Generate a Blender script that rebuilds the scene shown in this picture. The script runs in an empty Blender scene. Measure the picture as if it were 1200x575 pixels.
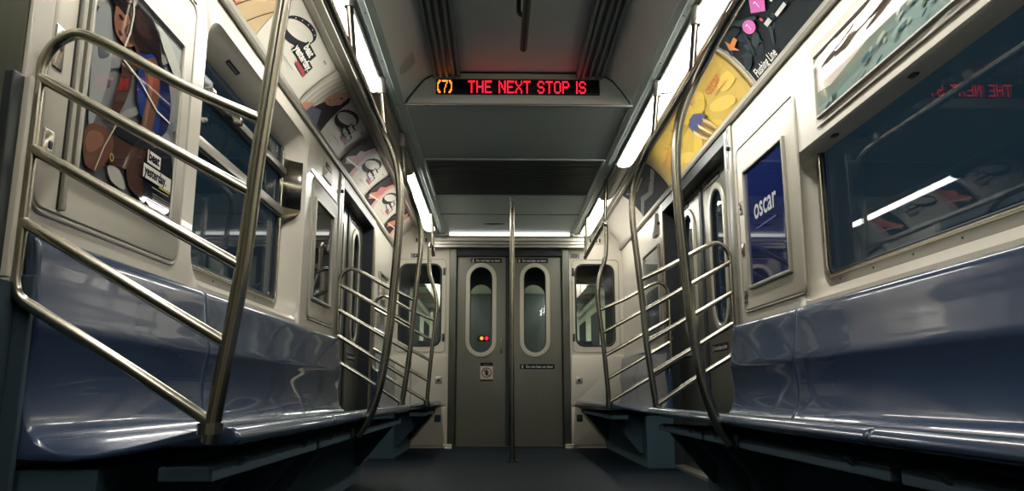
import bpy, bmesh, math, random
from mathutils import Vector, Matrix
random.seed(7)
S = bpy.context.scene
C = S.collection
PI = math.pi

# ---------------------------------------------------------------- materials
def lin(c):
    c = c / 255.0
    return c / 12.92 if c <= .04045 else ((c + .055) / 1.055) ** 2.4
def rgb(r, g, b): return (lin(r), lin(g), lin(b), 1)

def mat(name, col, rough=.5, metal=0, coat=0, bump=0, bscale=40, vary=0, vscale=6, stretch=None, spec=.5):
    m = bpy.data.materials.new(name); m.use_nodes = True
    nt = m.node_tree; p = nt.nodes['Principled BSDF']
    p.inputs['Base Color'].default_value = col
    p.inputs['Roughness'].default_value = rough
    p.inputs['Metallic'].default_value = metal
    p.inputs['Specular IOR Level'].default_value = spec
    p.inputs['Coat Weight'].default_value = coat
    p.inputs['Coat Roughness'].default_value = .035
    if vary or bump:
        tc = nt.nodes.new('ShaderNodeTexCoord'); mp = nt.nodes.new('ShaderNodeMapping')
        nt.links.new(tc.outputs['Object'], mp.inputs['Vector'])
        if stretch: mp.inputs['Scale'].default_value = stretch
    if vary:
        n = nt.nodes.new('ShaderNodeTexNoise'); n.inputs['Scale'].default_value = vscale; n.inputs['Detail'].default_value = 5
        nt.links.new(mp.outputs[0], n.inputs['Vector'])
        mx = nt.nodes.new('ShaderNodeMix'); mx.data_type = 'RGBA'
        mx.inputs[6].default_value = tuple(c * (1 - vary) for c in col[:3]) + (1,)
        mx.inputs[7].default_value = tuple(min(1, c * (1 + vary)) for c in col[:3]) + (1,)
        nt.links.new(n.outputs['Fac'], mx.inputs[0]); nt.links.new(mx.outputs[2], p.inputs['Base Color'])
        mr = nt.nodes.new('ShaderNodeMapRange')
        mr.inputs['To Min'].default_value = max(.02, rough - .06); mr.inputs['To Max'].default_value = rough + .08
        nt.links.new(n.outputs['Fac'], mr.inputs['Value']); nt.links.new(mr.outputs[0], p.inputs['Roughness'])
    if bump:
        n2 = nt.nodes.new('ShaderNodeTexNoise'); n2.inputs['Scale'].default_value = bscale; n2.inputs['Detail'].default_value = 3
        nt.links.new(mp.outputs[0], n2.inputs['Vector'])
        b = nt.nodes.new('ShaderNodeBump'); b.inputs['Strength'].default_value = bump; b.inputs['Distance'].default_value = .002
        nt.links.new(n2.outputs['Fac'], b.inputs['Height']); nt.links.new(b.outputs[0], p.inputs['Normal'])
    return m

def emis(name, col, st):
    m = bpy.data.materials.new(name); m.use_nodes = True
    nt = m.node_tree; nt.nodes.clear()
    e = nt.nodes.new('ShaderNodeEmission'); e.inputs[0].default_value = col; e.inputs[1].default_value = st
    o = nt.nodes.new('ShaderNodeOutputMaterial'); nt.links.new(e.outputs[0], o.inputs[0])
    return m

def glassmat(name, tint, ior=1.6):
    m = bpy.data.materials.new(name); m.use_nodes = True
    nt = m.node_tree; nt.nodes.clear()
    t = nt.nodes.new('ShaderNodeBsdfTransparent'); t.inputs[0].default_value = tint
    g = nt.nodes.new('ShaderNodeBsdfGlossy'); g.inputs['Roughness'].default_value = .015
    lw = nt.nodes.new('ShaderNodeLayerWeight'); lw.inputs[0].default_value = .5
    pw = nt.nodes.new('ShaderNodeMath'); pw.operation = 'POWER'; pw.inputs[1].default_value = 5
    nt.links.new(lw.outputs['Facing'], pw.inputs[0])
    f = nt.nodes.new('ShaderNodeMath'); f.operation = 'MULTIPLY_ADD'; f0 = ((ior - 1) / (ior + 1)) ** 2
    f.inputs[1].default_value = 1 - f0; f.inputs[2].default_value = f0; nt.links.new(pw.outputs[0], f.inputs[0])
    mx = nt.nodes.new('ShaderNodeMixShader'); o = nt.nodes.new('ShaderNodeOutputMaterial')
    nt.links.new(f.outputs[0], mx.inputs[0]); nt.links.new(t.outputs[0], mx.inputs[1]); nt.links.new(g.outputs[0], mx.inputs[2])
    nt.links.new(mx.outputs[0], o.inputs[0])
    return m

M = dict(
    cream=mat('cream_fibreglass', rgb(206, 200, 184), .3, coat=.25, vary=.05, vscale=3, bump=.05, bscale=60),
    panel=mat('cream_melamine_panel', rgb(198, 192, 174), .42, vary=.05, vscale=3, bump=.08, bscale=120),
    ceil=mat('grey_ceiling_paint', rgb(202, 216, 208), .5, vary=.05, vscale=4, bump=.1, bscale=90),
    ceil2=mat('grey_ceiling_sidepanel', rgb(210, 216, 206), .45, vary=.04, vscale=3),
    slot=mat('dark_slot', rgb(76, 88, 90), .35, vary=.1),
    grille=mat('dark_vent_grille', rgb(104, 116, 118), .5, vary=.1),
    trim=mat('aluminium_trim', rgb(165, 163, 152), .38, .75, vary=.06, vscale=12, stretch=(20, 1, 20)),
    tube=mat('stainless_tube', rgb(166, 162, 147), .24, 1),
    steel=mat('brushed_stainless_door', rgb(124, 125, 114), .34, .9, vary=.1, vscale=8, stretch=(12, 12, .6), bump=.1, bscale=60),
    base=mat('bench_base_shade_teal', rgb(56, 82, 94), .9),  # teal of the deep shade under the benches put into the colour
    zinc=mat('pale_cast_metal', rgb(196, 192, 174), .35, .6),
    under=mat('underseat_shade_teal', rgb(52, 74, 86), .9),  # colour carries the teal shade below the seats
    spk=mat('speaker_grey', rgb(168, 174, 166), .5),
    post=mat('dull_stainless_post', rgb(104, 106, 98), .3, 1, vary=.1),
    slotbar=mat('slot_bar', rgb(122, 132, 130), .4),
    gold=mat('warm_brushed_jamb', rgb(150, 142, 116), .35, .9, vary=.1, vscale=8, stretch=(10, 10, .6)),
    dkmetal=mat('dark_metal', rgb(60, 66, 66), .4, .6),
    black=mat('black_rubber', rgb(22, 30, 36), .5),
    shade_teal=mat('dark_shade_teal', rgb(46, 66, 77), .8, vary=.1),  # teal shadow tone put into the colour itself
    seat=mat('slate_blue_fibreglass', rgb(50, 68, 94), .22, spec=.3, coat=.55, bump=.03, bscale=7),
    floor=mat('dark_speckled_rubber_floor', rgb(12, 25, 34), .6, spec=.12, vary=.25, vscale=160, bump=.15, bscale=200),
    screw=mat('screw_head', rgb(70, 66, 56), .4, .8),
    glass=glassmat('window_glass', (.7, .74, .74, 1), 1.5),
    clear=glassmat('clear_glass', (.95, .97, .96, 1), 1.4),
    lens=emis('fluorescent_diffuser', (1, .965, .90, 1), 21.0),
    lens2=emis('far_fluorescent_diffuser', (1, .965, .90, 1), 21.0),
    ridge_glow=emis('header_reflection_glow', (1, .97, .9, 1), 2.2),  # glow standing in for light reflected on the header ridge
    lensoff=mat('unlit_diffuser', rgb(150, 148, 138), .35, .3, vary=.1),
    red=emis('red_led', (1, .010, .024, 1), 3.2), amber=emis('amber_led', (1, .22, .03, 1), 2.6),
    ledoff=mat('led_window', rgb(18, 26, 32), .25),
    greenwall=mat('next_car_wall', rgb(196, 202, 180), .5), greenlamp=emis('next_car_lamp', (.95, 1, .88, 1), 17.0),
)
_pc = {}
GLAZED = [False]
def ink(r, g, b):
    k = (r, g, b, GLAZED[0])
    if k not in _pc:
        _pc[k] = mat('print_%d_%d_%d' % k[:3], rgb(*k[:3]), .03 if k[3] else (.65 if max(k[:3]) < 64 else .4), spec=.42 if k[3] else (.12 if max(k[:3]) < 64 else .3))
    return _pc[k]

# ---------------------------------------------------------------- object helpers
def link_mesh(name, bm, mats, parent=None, smooth=False):
    if not isinstance(mats, (list, tuple)): mats = [mats]
    me = bpy.data.meshes.new(name); bmesh.ops.recalc_face_normals(bm, faces=bm.faces[:]) if smooth != 'keep' else None
    bm.to_mesh(me); bm.free()
    for m in mats: me.materials.append(m)
    if smooth:
        for p in me.polygons: p.use_smooth = True
    o = bpy.data.objects.new(name, me); C.objects.link(o)
    if parent: o.parent = parent
    return o
def autosmooth(o, ang=35):
    me = o.data
    bm = bmesh.new(); bm.from_mesh(me)
    for f in bm.faces: f.smooth = True
    for e in bm.edges:
        e.smooth = len(e.link_faces) == 2 and e.calc_face_angle(0) < math.radians(ang)
    bm.to_mesh(me); bm.free()
    return o
def thing(name, label, cat, group=None, loc=(0, 0, 0)):
    o = bpy.data.objects.new(name, None); C.objects.link(o); o.location = loc; o.empty_display_size = .1
    o['label'] = label; o['category'] = cat
    if group: o['group'] = group
    return o
def tag(o, label, cat, group=None):
    o['label'] = label; o['category'] = cat
    if group: o['group'] = group
    return o
def struct(o, label=None, cat='structure'):
    o['kind'] = 'structure'
    if label: o['label'] = label; o['category'] = cat
    return o
def sempty(name, label, cat):
    o = bpy.data.objects.new(name, None); C.objects.link(o); return struct(o, label, cat)

def add_box(bm, x0, x1, y0, y1, z0, z1, mi=0, bev=0):
    v = [bm.verts.new(p) for p in ((x0, y0, z0), (x1, y0, z0), (x1, y1, z0), (x0, y1, z0), (x0, y0, z1), (x1, y0, z1), (x1, y1, z1), (x0, y1, z1))]
    fs = [bm.faces.new([v[i] for i in q]) for q in ((3, 2, 1, 0), (4, 5, 6, 7), (0, 1, 5, 4), (1, 2, 6, 5), (2, 3, 7, 6), (3, 0, 4, 7))]
    for f in fs: f.material_index = mi
    if bev:
        es = list({e for f in fs for e in f.edges})
        bmesh.ops.bevel(bm, geom=es, offset=bev, segments=2, affect='EDGES', profile=.5)
def box(name, m, x0, x1, y0, y1, z0, z1, parent=None, bev=0):
    bm = bmesh.new()
    add_box(bm, min(x0, x1), max(x0, x1), min(y0, y1), max(y0, y1), min(z0, z1), max(z0, z1), 0, bev)
    return link_mesh(name, bm, m, parent)

def catmull(P, n=6):
    P = [Vector(p) for p in P]
    if len(P) < 3: return P
    Q = [P[0] * 2 - P[1]] + P + [P[-1] * 2 - P[-2]]
    out = []
    for i in range(1, len(Q) - 2):
        a, b, c, d = Q[i - 1:i + 3]
        for k in range(n):
            t = k / n
            out.append(.5 * ((2 * b) + (c - a) * t + (2 * a - 5 * b + 4 * c - d) * t * t + (3 * b - a - 3 * c + d) * t ** 3))
    out.append(P[-1]); return out
def add_tube(bm, pts, r, n=14, cap=True, mi=0):
    pts = [Vector(p) for p in pts]
    T = [(pts[min(i + 1, len(pts) - 1)] - pts[max(i - 1, 0)]).normalized() for i in range(len(pts))]
    up = Vector((0, 0, 1)) if abs(T[0].z) < .9 else Vector((0, 1, 0))
    nv = (up - T[0] * up.dot(T[0])).normalized()
    rings = []
    for i, p in enumerate(pts):
        nv = (nv - T[i] * nv.dot(T[i])).normalized(); b = T[i].cross(nv)
        rr = r[i] if isinstance(r, (list, tuple)) else r
        rings.append([bm.verts.new(p + (nv * math.cos(a) + b * math.sin(a)) * rr) for a in (2 * PI * k / n for k in range(n))])
    for A, B in zip(rings, rings[1:]):
        for k in range(n):
            f = bm.faces.new((A[k], A[(k + 1) % n], B[(k + 1) % n], B[k])); f.material_index = mi
    if cap:
        bm.faces.new(rings[0][::-1]).material_index = mi; bm.faces.new(rings[-1]).material_index = mi
def tube(name, pts, r, m, parent=None, smooth_path=True, n=14):
    bm = bmesh.new(); add_tube(bm, catmull(pts) if smooth_path else pts, r, n)
    return autosmooth(link_mesh(name, bm, m, parent), 50)

# planes: P(u, v, h) -> world.  h is lift off the surface towards the viewer
class Flat:
    def __init__(s, o, u, v):
        s.o = Vector(o); s.u = Vector(u); s.v = Vector(v); s.n = s.u.cross(s.v); s.curved = False
    def P(s, u, v, h=0): return s.o + s.u * u + s.v * v + s.n * h
class Cove:      # u along the car in reading direction, v up the curved cove (0 at the wall)
    ARC = [(1.196, 2.075), (1.158, 2.132), (1.112, 2.188), (1.060, 2.240), (1.0, 2.285)]
    def __init__(s, side):
        s.side = side; s.curved = True
        s.p = catmull([(x, z, 0) for x, z in s.ARC], 6); s.L = [0]
        for a, b in zip(s.p, s.p[1:]): s.L.append(s.L[-1] + (b - a).length)
        s.len = s.L[-1]
    def P(s, u, v, h=0):
        v = max(0, min(s.len, v)); i = 0
        while i < len(s.L) - 2 and s.L[i + 1] < v: i += 1
        a, b = s.p[i], s.p[i + 1]; t = (v - s.L[i]) / (s.L[i + 1] - s.L[i]); q = a.lerp(b, t); d = (b - a).normalized()
        n = Vector((-d.y, d.x, 0)); n = n if n.y < 0 else -n
        q = q + n * h
        return Vector((q.x * s.side, u * (1 if s.side < 0 else -1), q.y))
WL = Flat((-1.2, 0, 0), (0, 1, 0), (0, 0, 1))
WR = Flat((1.2, 0, 0), (0, -1, 0), (0, 0, 1))      # u = -y
WF = Flat((0, 8.0, 0), (1, 0, 0), (0, 0, 1))
CL, CR = Cove(-1), Cove(1)

def rrect(u0, u1, v0, v1, r, n=6):
    r = max(min(r, (u1 - u0) / 2 - 1e-4, (v1 - v0) / 2 - 1e-4), 1e-4)
    out = []
    for cu, cv, a0 in ((u1 - r, v0 + r, -90), (u1 - r, v1 - r, 0), (u0 + r, v1 - r, 90), (u0 + r, v0 + r, 180)):
        for k in range(n + 1):
            a = math.radians(a0 + 90 * k / n); out.append((cu + r * math.cos(a), cv + r * math.sin(a)))
    return out
def loops(name, pl, seq, m, parent=None, close_ends=False, smooth=40):
    """bridge a list of (loop, h) rings; close_ends: 'ring' joins last to first, 'cap' fills the last"""
    bm = bmesh.new(); R = [[bm.verts.new(pl.P(u, v, h)) for u, v in L] for L, h in seq]
    prs = list(zip(R, R[1:])) + ([(R[-1], R[0])] if close_ends == 'ring' else [])
    for A, B in prs:
        for k in range(len(A)):
            bm.faces.new((A[k], A[(k + 1) % len(A)], B[(k + 1) % len(A)], B[k]))
    if close_ends in ('cap', 'solid'): bm.faces.new(R[-1])
    if close_ends == 'solid': bm.faces.new(R[0][::-1])
    bmesh.ops.recalc_face_normals(bm, faces=bm.faces[:])
    if close_ends not in ('ring', 'solid'):      # open sheet: make it face the viewer
        bm.faces.ensure_lookup_table(); n0 = (pl.P(0, 0, 1) - pl.P(0, 0, 0))
        tot = sum((f.normal * f.calc_area() for f in bm.faces), Vector())
        if tot.dot(n0) < 0: bmesh.ops.reverse_faces(bm, faces=bm.faces[:])
    return autosmooth(link_mesh(name, bm, m, parent, 'keep'), smooth)
def plate(name, pl, u0, u1, v0, v1, r, th, m, parent=None, h=0, bev=.002):
    b = min(bev, th * .5)
    return loops(name, pl, [(rrect(u0, u1, v0, v1, r), h), (rrect(u0, u1, v0, v1, r), h + th - b), (rrect(u0 + b, u1 - b, v0 + b, v1 - b, r), h + th)], m, parent, 'solid')
def ringframe(name, pl, outer, w, r, th, m, parent=None, h=0, ri=None):
    u0, u1, v0, v1 = outer; ri = max(r - w, .003) if ri is None else ri
    b = min(.004, w * .3)
    return loops(name, pl, [(rrect(u0, u1, v0, v1, r), h), (rrect(u0, u1, v0, v1, r), h + th - b), (rrect(u0 + b, u1 - b, v0 + b, v1 - b, r), h + th),
        (rrect(u0 + w - b, u1 - w + b, v0 + w - b, v1 - w + b, ri), h + th), (rrect(u0 + w, u1 - w, v0 + w, v1 - w, ri), h + th - b),
        (rrect(u0 + w, u1 - w, v0 + w, v1 - w, ri), h)], m, parent, 'ring')
def screws(name, pl, pts, parent, r=.005, h=0, m=None):
    first = None
    for u, v in pts:
        if first is None:
            bm = bmesh.new()
            A = [bm.verts.new(pl.P(u + r * math.cos(a), v + r * math.sin(a), h)) for a in (2 * PI * k / 8 for k in range(8))]
            B = [bm.verts.new(pl.P(u + r * .6 * math.cos(a), v + r * .6 * math.sin(a), h + .003)) for a in (2 * PI * k / 8 for k in range(8))]
            for k in range(8): bm.faces.new((A[k], A[(k + 1) % 8], B[(k + 1) % 8], B[k]))
            bm.faces.new(B); bm.faces.new(A[::-1])
            first = link_mesh('screw', bm, m or M['screw'], parent); u0, v0 = u, v
        else:
            c = first.copy(); C.objects.link(c); c.location = pl.P(u, v) - pl.P(u0, v0)

# ---------------------------------------------------------------- printed art
def text2d(s, size, align='LEFT', bold=0.0, shear=0, spacing=1.0):
    cu = bpy.data.curves.new('t', 'FONT'); cu.body = s; cu.size = size; cu.align_x = align; cu.offset = bold; cu.shear = shear
    cu.space_character = spacing; cu.resolution_u = 3
    ob = bpy.data.objects.new('t', cu); C.objects.link(ob)
    dg = bpy.context.evaluated_depsgraph_get(); dg.update(); me = bpy.data.meshes.new_from_object(ob.evaluated_get(dg))
    V = [(v.co.x, v.co.y) for v in me.vertices]; F = [tuple(p.vertices) for p in me.polygons]
    bpy.data.objects.remove(ob); bpy.data.curves.remove(cu); bpy.data.meshes.remove(me)
    return V, F
def ell(cu, cv, ru, rv, rot=0, n=20):
    c, s = math.cos(rot), math.sin(rot)
    return [(cu + ru * math.cos(a) * c - rv * math.sin(a) * s, cv + ru * math.cos(a) * s + rv * math.sin(a) * c) for a in (2 * PI * k / n for k in range(n))]
def rc(u0, u1, v0, v1): return [(u0, v0), (u1, v0), (u1, v1), (u0, v1)]
def stroke(pts, w):
    L, R = [], []
    for i, p in enumerate(pts):
        a = pts[max(i - 1, 0)]; b = pts[min(i + 1, len(pts) - 1)]; d = Vector((b[0] - a[0], b[1] - a[1])).normalized()
        ww = w[i] if isinstance(w, (list, tuple)) else w
        L.append((p[0] - d.y * ww / 2, p[1] + d.x * ww / 2)); R.append((p[0] + d.y * ww / 2, p[1] - d.x * ww / 2))
    return L + R[::-1]
class Art:
    """layers in local card coordinates, origin at the lower-left corner as one reads it"""
    def __init__(s, W, H): s.W, s.H, s.lay = W, H, []
    def poly(s, pts, c): s.lay.append(([pts], c))
    def text(s, t, u, v, size, c, align='LEFT', bold=0, rot=0, sx=1, shear=0, spacing=1):
        V, F = text2d(t, size, align, bold, shear, spacing); a, b = math.cos(rot), math.sin(rot)
        V = [(u + x * sx * a - y * b, v + x * sx * b + y * a) for x, y in V]
        s.lay.append(([[V[i] for i in f] for f in F], c))
def make_art(name, pl, u0, v0, art, base, parent=None, h=.002, th=.0015):
    GLAZED[0] = name == 'print'
    bm = bmesh.new(); mats = [ink(*base)]; W, H = art.W, art.H
    nu = max(1, int(W / .06)) if pl.curved else 1; nv = 14 if pl.curved else 1
    G = [[bm.verts.new(pl.P(u0 + W * i / nu, v0 + H * j / nv, h)) for j in range(nv + 1)] for i in range(nu + 1)]
    B = [[bm.verts.new(pl.P(u0 + W * i / nu, v0 + H * j / nv, h - th)) for j in range(nv + 1)] for i in range(nu + 1)]
    for i in range(nu):
        for j in range(nv):
            bm.faces.new((G[i][j], G[i + 1][j], G[i + 1][j + 1], G[i][j + 1])); bm.faces.new((B[i][j + 1], B[i + 1][j + 1], B[i + 1][j], B[i][j]))
    for i in range(nu):
        bm.faces.new((B[i][0], B[i + 1][0], G[i + 1][0], G[i][0])); bm.faces.new((G[i][nv], G[i + 1][nv], B[i + 1][nv], B[i][nv]))
    for j in range(nv):
        bm.faces.new((G[0][j], G[0][j + 1], B[0][j + 1], B[0][j])); bm.faces.new((B[nu][j], B[nu][j + 1], G[nu][j + 1], G[nu][j]))
    for k, (polys, c) in enumerate(art.lay):
        m = c if not isinstance(c, tuple) else ink(*c)
        if m not in mats: mats.append(m)
        mi = mats.index(m); b2 = bmesh.new()
        for p in polys:
            vs = [b2.verts.new((x, y, 0)) for x, y in p]
            try: b2.faces.new(vs)
            except ValueError: pass
        for co, no in (((0, 0, 0), (1, 0, 0)), ((W, 0, 0), (-1, 0, 0)), ((0, 0, 0), (0, 1, 0)), ((0, H, 0), (0, -1, 0))):
            bmesh.ops.bisect_plane(b2, geom=b2.verts[:] + b2.edges[:] + b2.faces[:], plane_co=co, plane_no=no, clear_inner=True)
        if pl.curved:
            for j in range(1, nv * 2):
                bmesh.ops.bisect_plane(b2, geom=b2.verts[:] + b2.edges[:] + b2.faces[:], plane_co=(0, H * j / nv / 2, 0), plane_no=(0, 1, 0))
        bmesh.ops.triangulate(b2, faces=b2.faces[:])
        hh = h + .00035 * (k + 1) + (.0006 if pl.curved else 0)
        mp = {v: bm.verts.new(pl.P(u0 + v.co.x, v0 + v.co.y, hh)) for v in b2.verts}
        nn = pl.P(u0, v0, 1) - pl.P(u0, v0, 0)
        for f in b2.faces:
            try: g = bm.faces.new([mp[v] for v in f.verts])
            except ValueError: continue
            g.material_index = mi; g.normal_update()
            if g.normal.dot(nn) < 0: g.normal_flip()
        b2.free()
    o = link_mesh(name, bm, mats, parent, 'keep')
    if pl.curved: return autosmooth(o, 30)
    for q_ in o.data.polygons: q_.use_smooth = False
    return o
def _flat(o): return autosmooth(o, 30)

# ---------------------------------------------------------------- camera and world
cam = bpy.data.cameras.new('camera'); co = bpy.data.objects.new('camera', cam); C.objects.link(co)
co.location = (-.12, 0, .54); cam.sensor_width = 36; cam.lens = 27; cam.clip_start = .02
th = math.atan(173.5 / 900); ya = math.atan(18 * math.cos(th) / 900)
co.rotation_euler = (PI / 2 + th, 0, -ya)
S.camera = co
w = bpy.data.worlds.new('tunnel_dark'); S.world = w; w.use_nodes = True
w.node_tree.nodes['Background'].inputs[0].default_value = (.017, .035, .051, 1); w.node_tree.nodes['Background'].inputs[1].default_value = 1
S.view_settings.view_transform = 'Standard'; S.view_settings.look = 'None'; S.view_settings.exposure = 0; S.view_settings.gamma = 1
S.view_settings.use_curve_mapping = False
S.cycles.max_bounces = 10; S.cycles.diffuse_bounces = 5; S.cycles.glossy_bounces = 5; S.cycles.transparent_max_bounces = 12
S.cycles.caustics_reflective = False; S.cycles.caustics_refractive = False
S.cycles.use_denoising = True; S.cycles.sample_clamp_indirect = 4

# ---------------------------------------------------------------- shell
Y0, YE = -2.2, 8.0
struct(box('floor', M['floor'], -1.36, 1.36, Y0, YE, -.05, 0), 'dark speckled rubber floor down the middle of the subway car', 'floor')

# side walls, built bay by bay as one skin per side
def wall(side, name, label, bays):
    pl = WL if side < 0 else WR; sg = 1 if side < 0 else -1
    bm = bmesh.new()
    def quad(a, b, c, d): bm.faces.new([bm.verts.new(p) for p in (a, b, c, d)])
    def rect(y0, y1, z0, z1, h=0):
        quad(pl.P(sg * y0, z0, h), pl.P(sg * y1, z0, h), pl.P(sg * y1, z1, h), pl.P(sg * y0, z1, h))
    for b in bays:
        y0, y1 = b[1], b[2]
        if b[0] == 'flat': rect(y0, y1, 0, 2.06)
        if b[0] == 'door':
            d = -.09
            rect(y0, y1, 1.99, 2.06)
            quad(pl.P(sg * y0, 0, 0), pl.P(sg * y0, 0, d), pl.P(sg * y0, 1.99, d), pl.P(sg * y0, 1.99, 0))
            quad(pl.P(sg * y1, 0, 0), pl.P(sg * y1, 0, d), pl.P(sg * y1, 1.99, d), pl.P(sg * y1, 1.99, 0))
            quad(pl.P(sg * y0, 1.99, 0), pl.P(sg * y1, 1.99, 0), pl.P(sg * y1, 1.99, d), pl.P(sg * y0, 1.99, d))
        if b[0] == 'win':
            hole, ht, inner, it = b[3], b[4], b[5], b[6]
            f = lambda q: (q[0], q[1]) if sg > 0 else (-q[1], -q[0])
            U = f((y0, y1)); HU = f(hole[:2]); IU = f(inner[:2])
            seq = [(rrect(U[0], U[1], 0, 2.06, .001), 0), (rrect(HU[0], HU[1], hole[2], hole[3], ht), 0),
                   (rrect(*[HU[0] + .02, HU[1] - .02, hole[2] + .012, hole[3] - .008], ht), -.018),
                   (rrect(IU[0] - .01, IU[1] + .01, inner[2] - .006, inner[3] + .006, it), -.075),
                   (rrect(IU[0], IU[1], inner[2], inner[3], it), -.1)]
            R = [[bm.verts.new(pl.P(u, v, h)) for u, v in L] for L, h in seq]
            for A, B in zip(R, R[1:]):
                for k in range(len(A)): bm.faces.new((A[k], A[(k + 1) % len(A)], B[(k + 1) % len(A)], B[k]))
    bmesh.ops.remove_doubles(bm, verts=bm.verts[:], dist=.0005)
    o = autosmooth(link_mesh(name, bm, M['cream']), 40)
    return struct(o, label, 'wall')
LW_H, LW_I = (2.68, 4.215, .925, 1.95), (2.72, 4.08, .975, 1.865)
RW_H, RW_I = (1.62, 3.315, .925, 1.575), (1.70, 3.24, .985, 1.57)
wall(-1, 'wall_left', 'cream fibreglass side wall on the left with a recessed window and door bay',
     [('flat', Y0, .15), ('door', .15, 1.66), ('flat', 1.66, 2.60), ('win', 2.60, 4.27, LW_H, .13, LW_I, .08), ('flat', 4.27, 5.23), ('door', 5.23, 6.57), ('flat', 6.57, YE)])
wall(1, 'wall_right', 'cream fibreglass side wall on the right with a wide recessed window',
     [('flat', Y0, 1.56), ('win', 1.56, 3.33, RW_H, .12, RW_I, .07), ('flat', 3.33, 4.24), ('door', 4.24, 5.93), ('flat', 5.93, YE)])

# ceilings (profiles swept along the car)
def sweep(name, prof, y0, y1, m, ny=1, sm=30, parent=None, closed=False):
    bm = bmesh.new()
    R = [[bm.verts.new((x, y0 + (y1 - y0) * k / ny, z)) for x, z in prof] for k in range(ny + 1)]
    n = len(prof)
    for A, B in zip(R, R[1:]):
        for k in range(n if closed else n - 1): bm.faces.new((A[k], B[k], B[(k + 1) % n], A[(k + 1) % n]))
    if closed:
        bm.faces.new(R[0]); bm.faces.new(R[-1][::-1]); bmesh.ops.recalc_face_normals(bm, faces=bm.faces[:])
    return autosmooth(link_mesh(name, bm, m, parent, 'keep'), sm)
struct(sweep('ceiling', [(-.5, 2.375), (-.32, 2.378), (0, 2.38), (.32, 2.378), (.5, 2.375)], Y0, 4.22, M['ceil']), 'raised grey ceiling strip over the middle of the near car half', 'ceiling')
for s, nm in ((-1, 'left'), (1, 'right')):
    pr = catmull([(s * .49, 2.362, 0), (s * .55, 2.33, 0), (s * .60, 2.275, 0), (s * .665, 2.19, 0)], 5)
    o = sweep('ceiling.00%d' % (1 if s < 0 else 2), [(p.x, p.y) for p in pr], Y0, 4.22, M['ceil2'])
    struct(o, 'curved grey side panel of the raised ceiling on the %s' % nm, 'ceiling')
    # rail between ceiling and lamp
    o = sweep('trim_%d' % (1 if s < 0 else 2), [(s * x, z) for x, z in ((.655, 2.2), (.655, 2.188), (.69, 2.184), (.695, 2.192), (.72, 2.190), (.725, 2.196), (.748, 2.2), (.748, 2.215))][::(1)], Y0, YE, M['dkmetal' if 0 else 'ceil'], closed=True)
    struct(o, 'long ridged metal ceiling rail beside the %s lamp strip' % nm, 'trim')
# slot strips
for i, s in enumerate((-1, 1)):
    t = thing('ceiling_slot_strip', 'dark ridged air slot strip in the raised ceiling, %s of the red letter sign' % ('left' if s < 0 else 'right'), 'vent', 'ridged slot strips in the raised ceiling')
    box('slot_bed', M['slot'], s * .335, s * .495, Y0, 4.2, 2.352, 2.372, t)
    for x in (.345, .375, .415, .45, .485):
        box('slot_ridge', M['slotbar'], s * (x - .008), s * (x + .008), Y0, 4.2, 2.338, 2.352, t, .003)
struct(box('ceiling.003', M['ceil'], -.66, .66, 4.24, YE, 2.2, 2.26), 'flat lower grey ceiling over the far half of the car', 'ceiling')
# joint lines on the lower ceiling
for k, y in enumerate((7.05,)):
    struct(box('trim_%d' % (3 + k), M['grille'], -.655, .655, y, y + .02, 2.196, 2.2), 'thin dark joint strip across the lower ceiling', 'trim')
t = thing('ceiling_grille', 'wide dark slatted ventilation grille in the lower ceiling behind the red letter sign', 'vent')
box('grille_bed', M['grille'], -.652, .652, 5.3, 6.28, 2.19, 2.2, t)
bm = bmesh.new()
for k in range(19):
    y = 5.33 + k * .051; add_box(bm, -.63, .63, y, y + .018, 2.182, 2.19)
link_mesh('slats', bm, M['slot'], t)
ringframe('grille_frame', Flat((0, 0, 2.192), (1, 0, 0), (0, -1, 0)), (-.655, .655, -6.3, -5.28), .02, .004, .012, M['ceil'], t)
t = thing('dome_lamp', 'small unlit oval fitting on the lower ceiling near the end door', 'light')
bm = bmesh.new(); bmesh.ops.create_uvsphere(bm, u_segments=20, v_segments=10, radius=1); bmesh.ops.scale(bm, vec=(.11, .04, .012), verts=bm.verts); bmesh.ops.translate(bm, vec=(-.15, 7.45, 2.198), verts=bm.verts)
link_mesh('lens', bm, M['grille'], t, True)
plate('rim', Flat((-.15, 7.45, 2.2), (1, 0, 0), (0, -1, 0)), -.125, .125, -.05, .05, .05, .004, M['ceil2'], t)
# speaker disc on the curved ceiling panel, left
t = thing('ceiling_speaker', 'flat round speaker cover on the curved ceiling panel left of the red letter sign', 'speaker')
sp = Flat((-.585, 3.86, 2.292), (0, -1, 0), Vector((.62, 0, .78)))
loops('speaker_cover', sp, [(ell(0, 0, .075, .095), 0), (ell(0, 0, .07, .09), .004)], M['spk'], t, 'solid')

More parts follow.
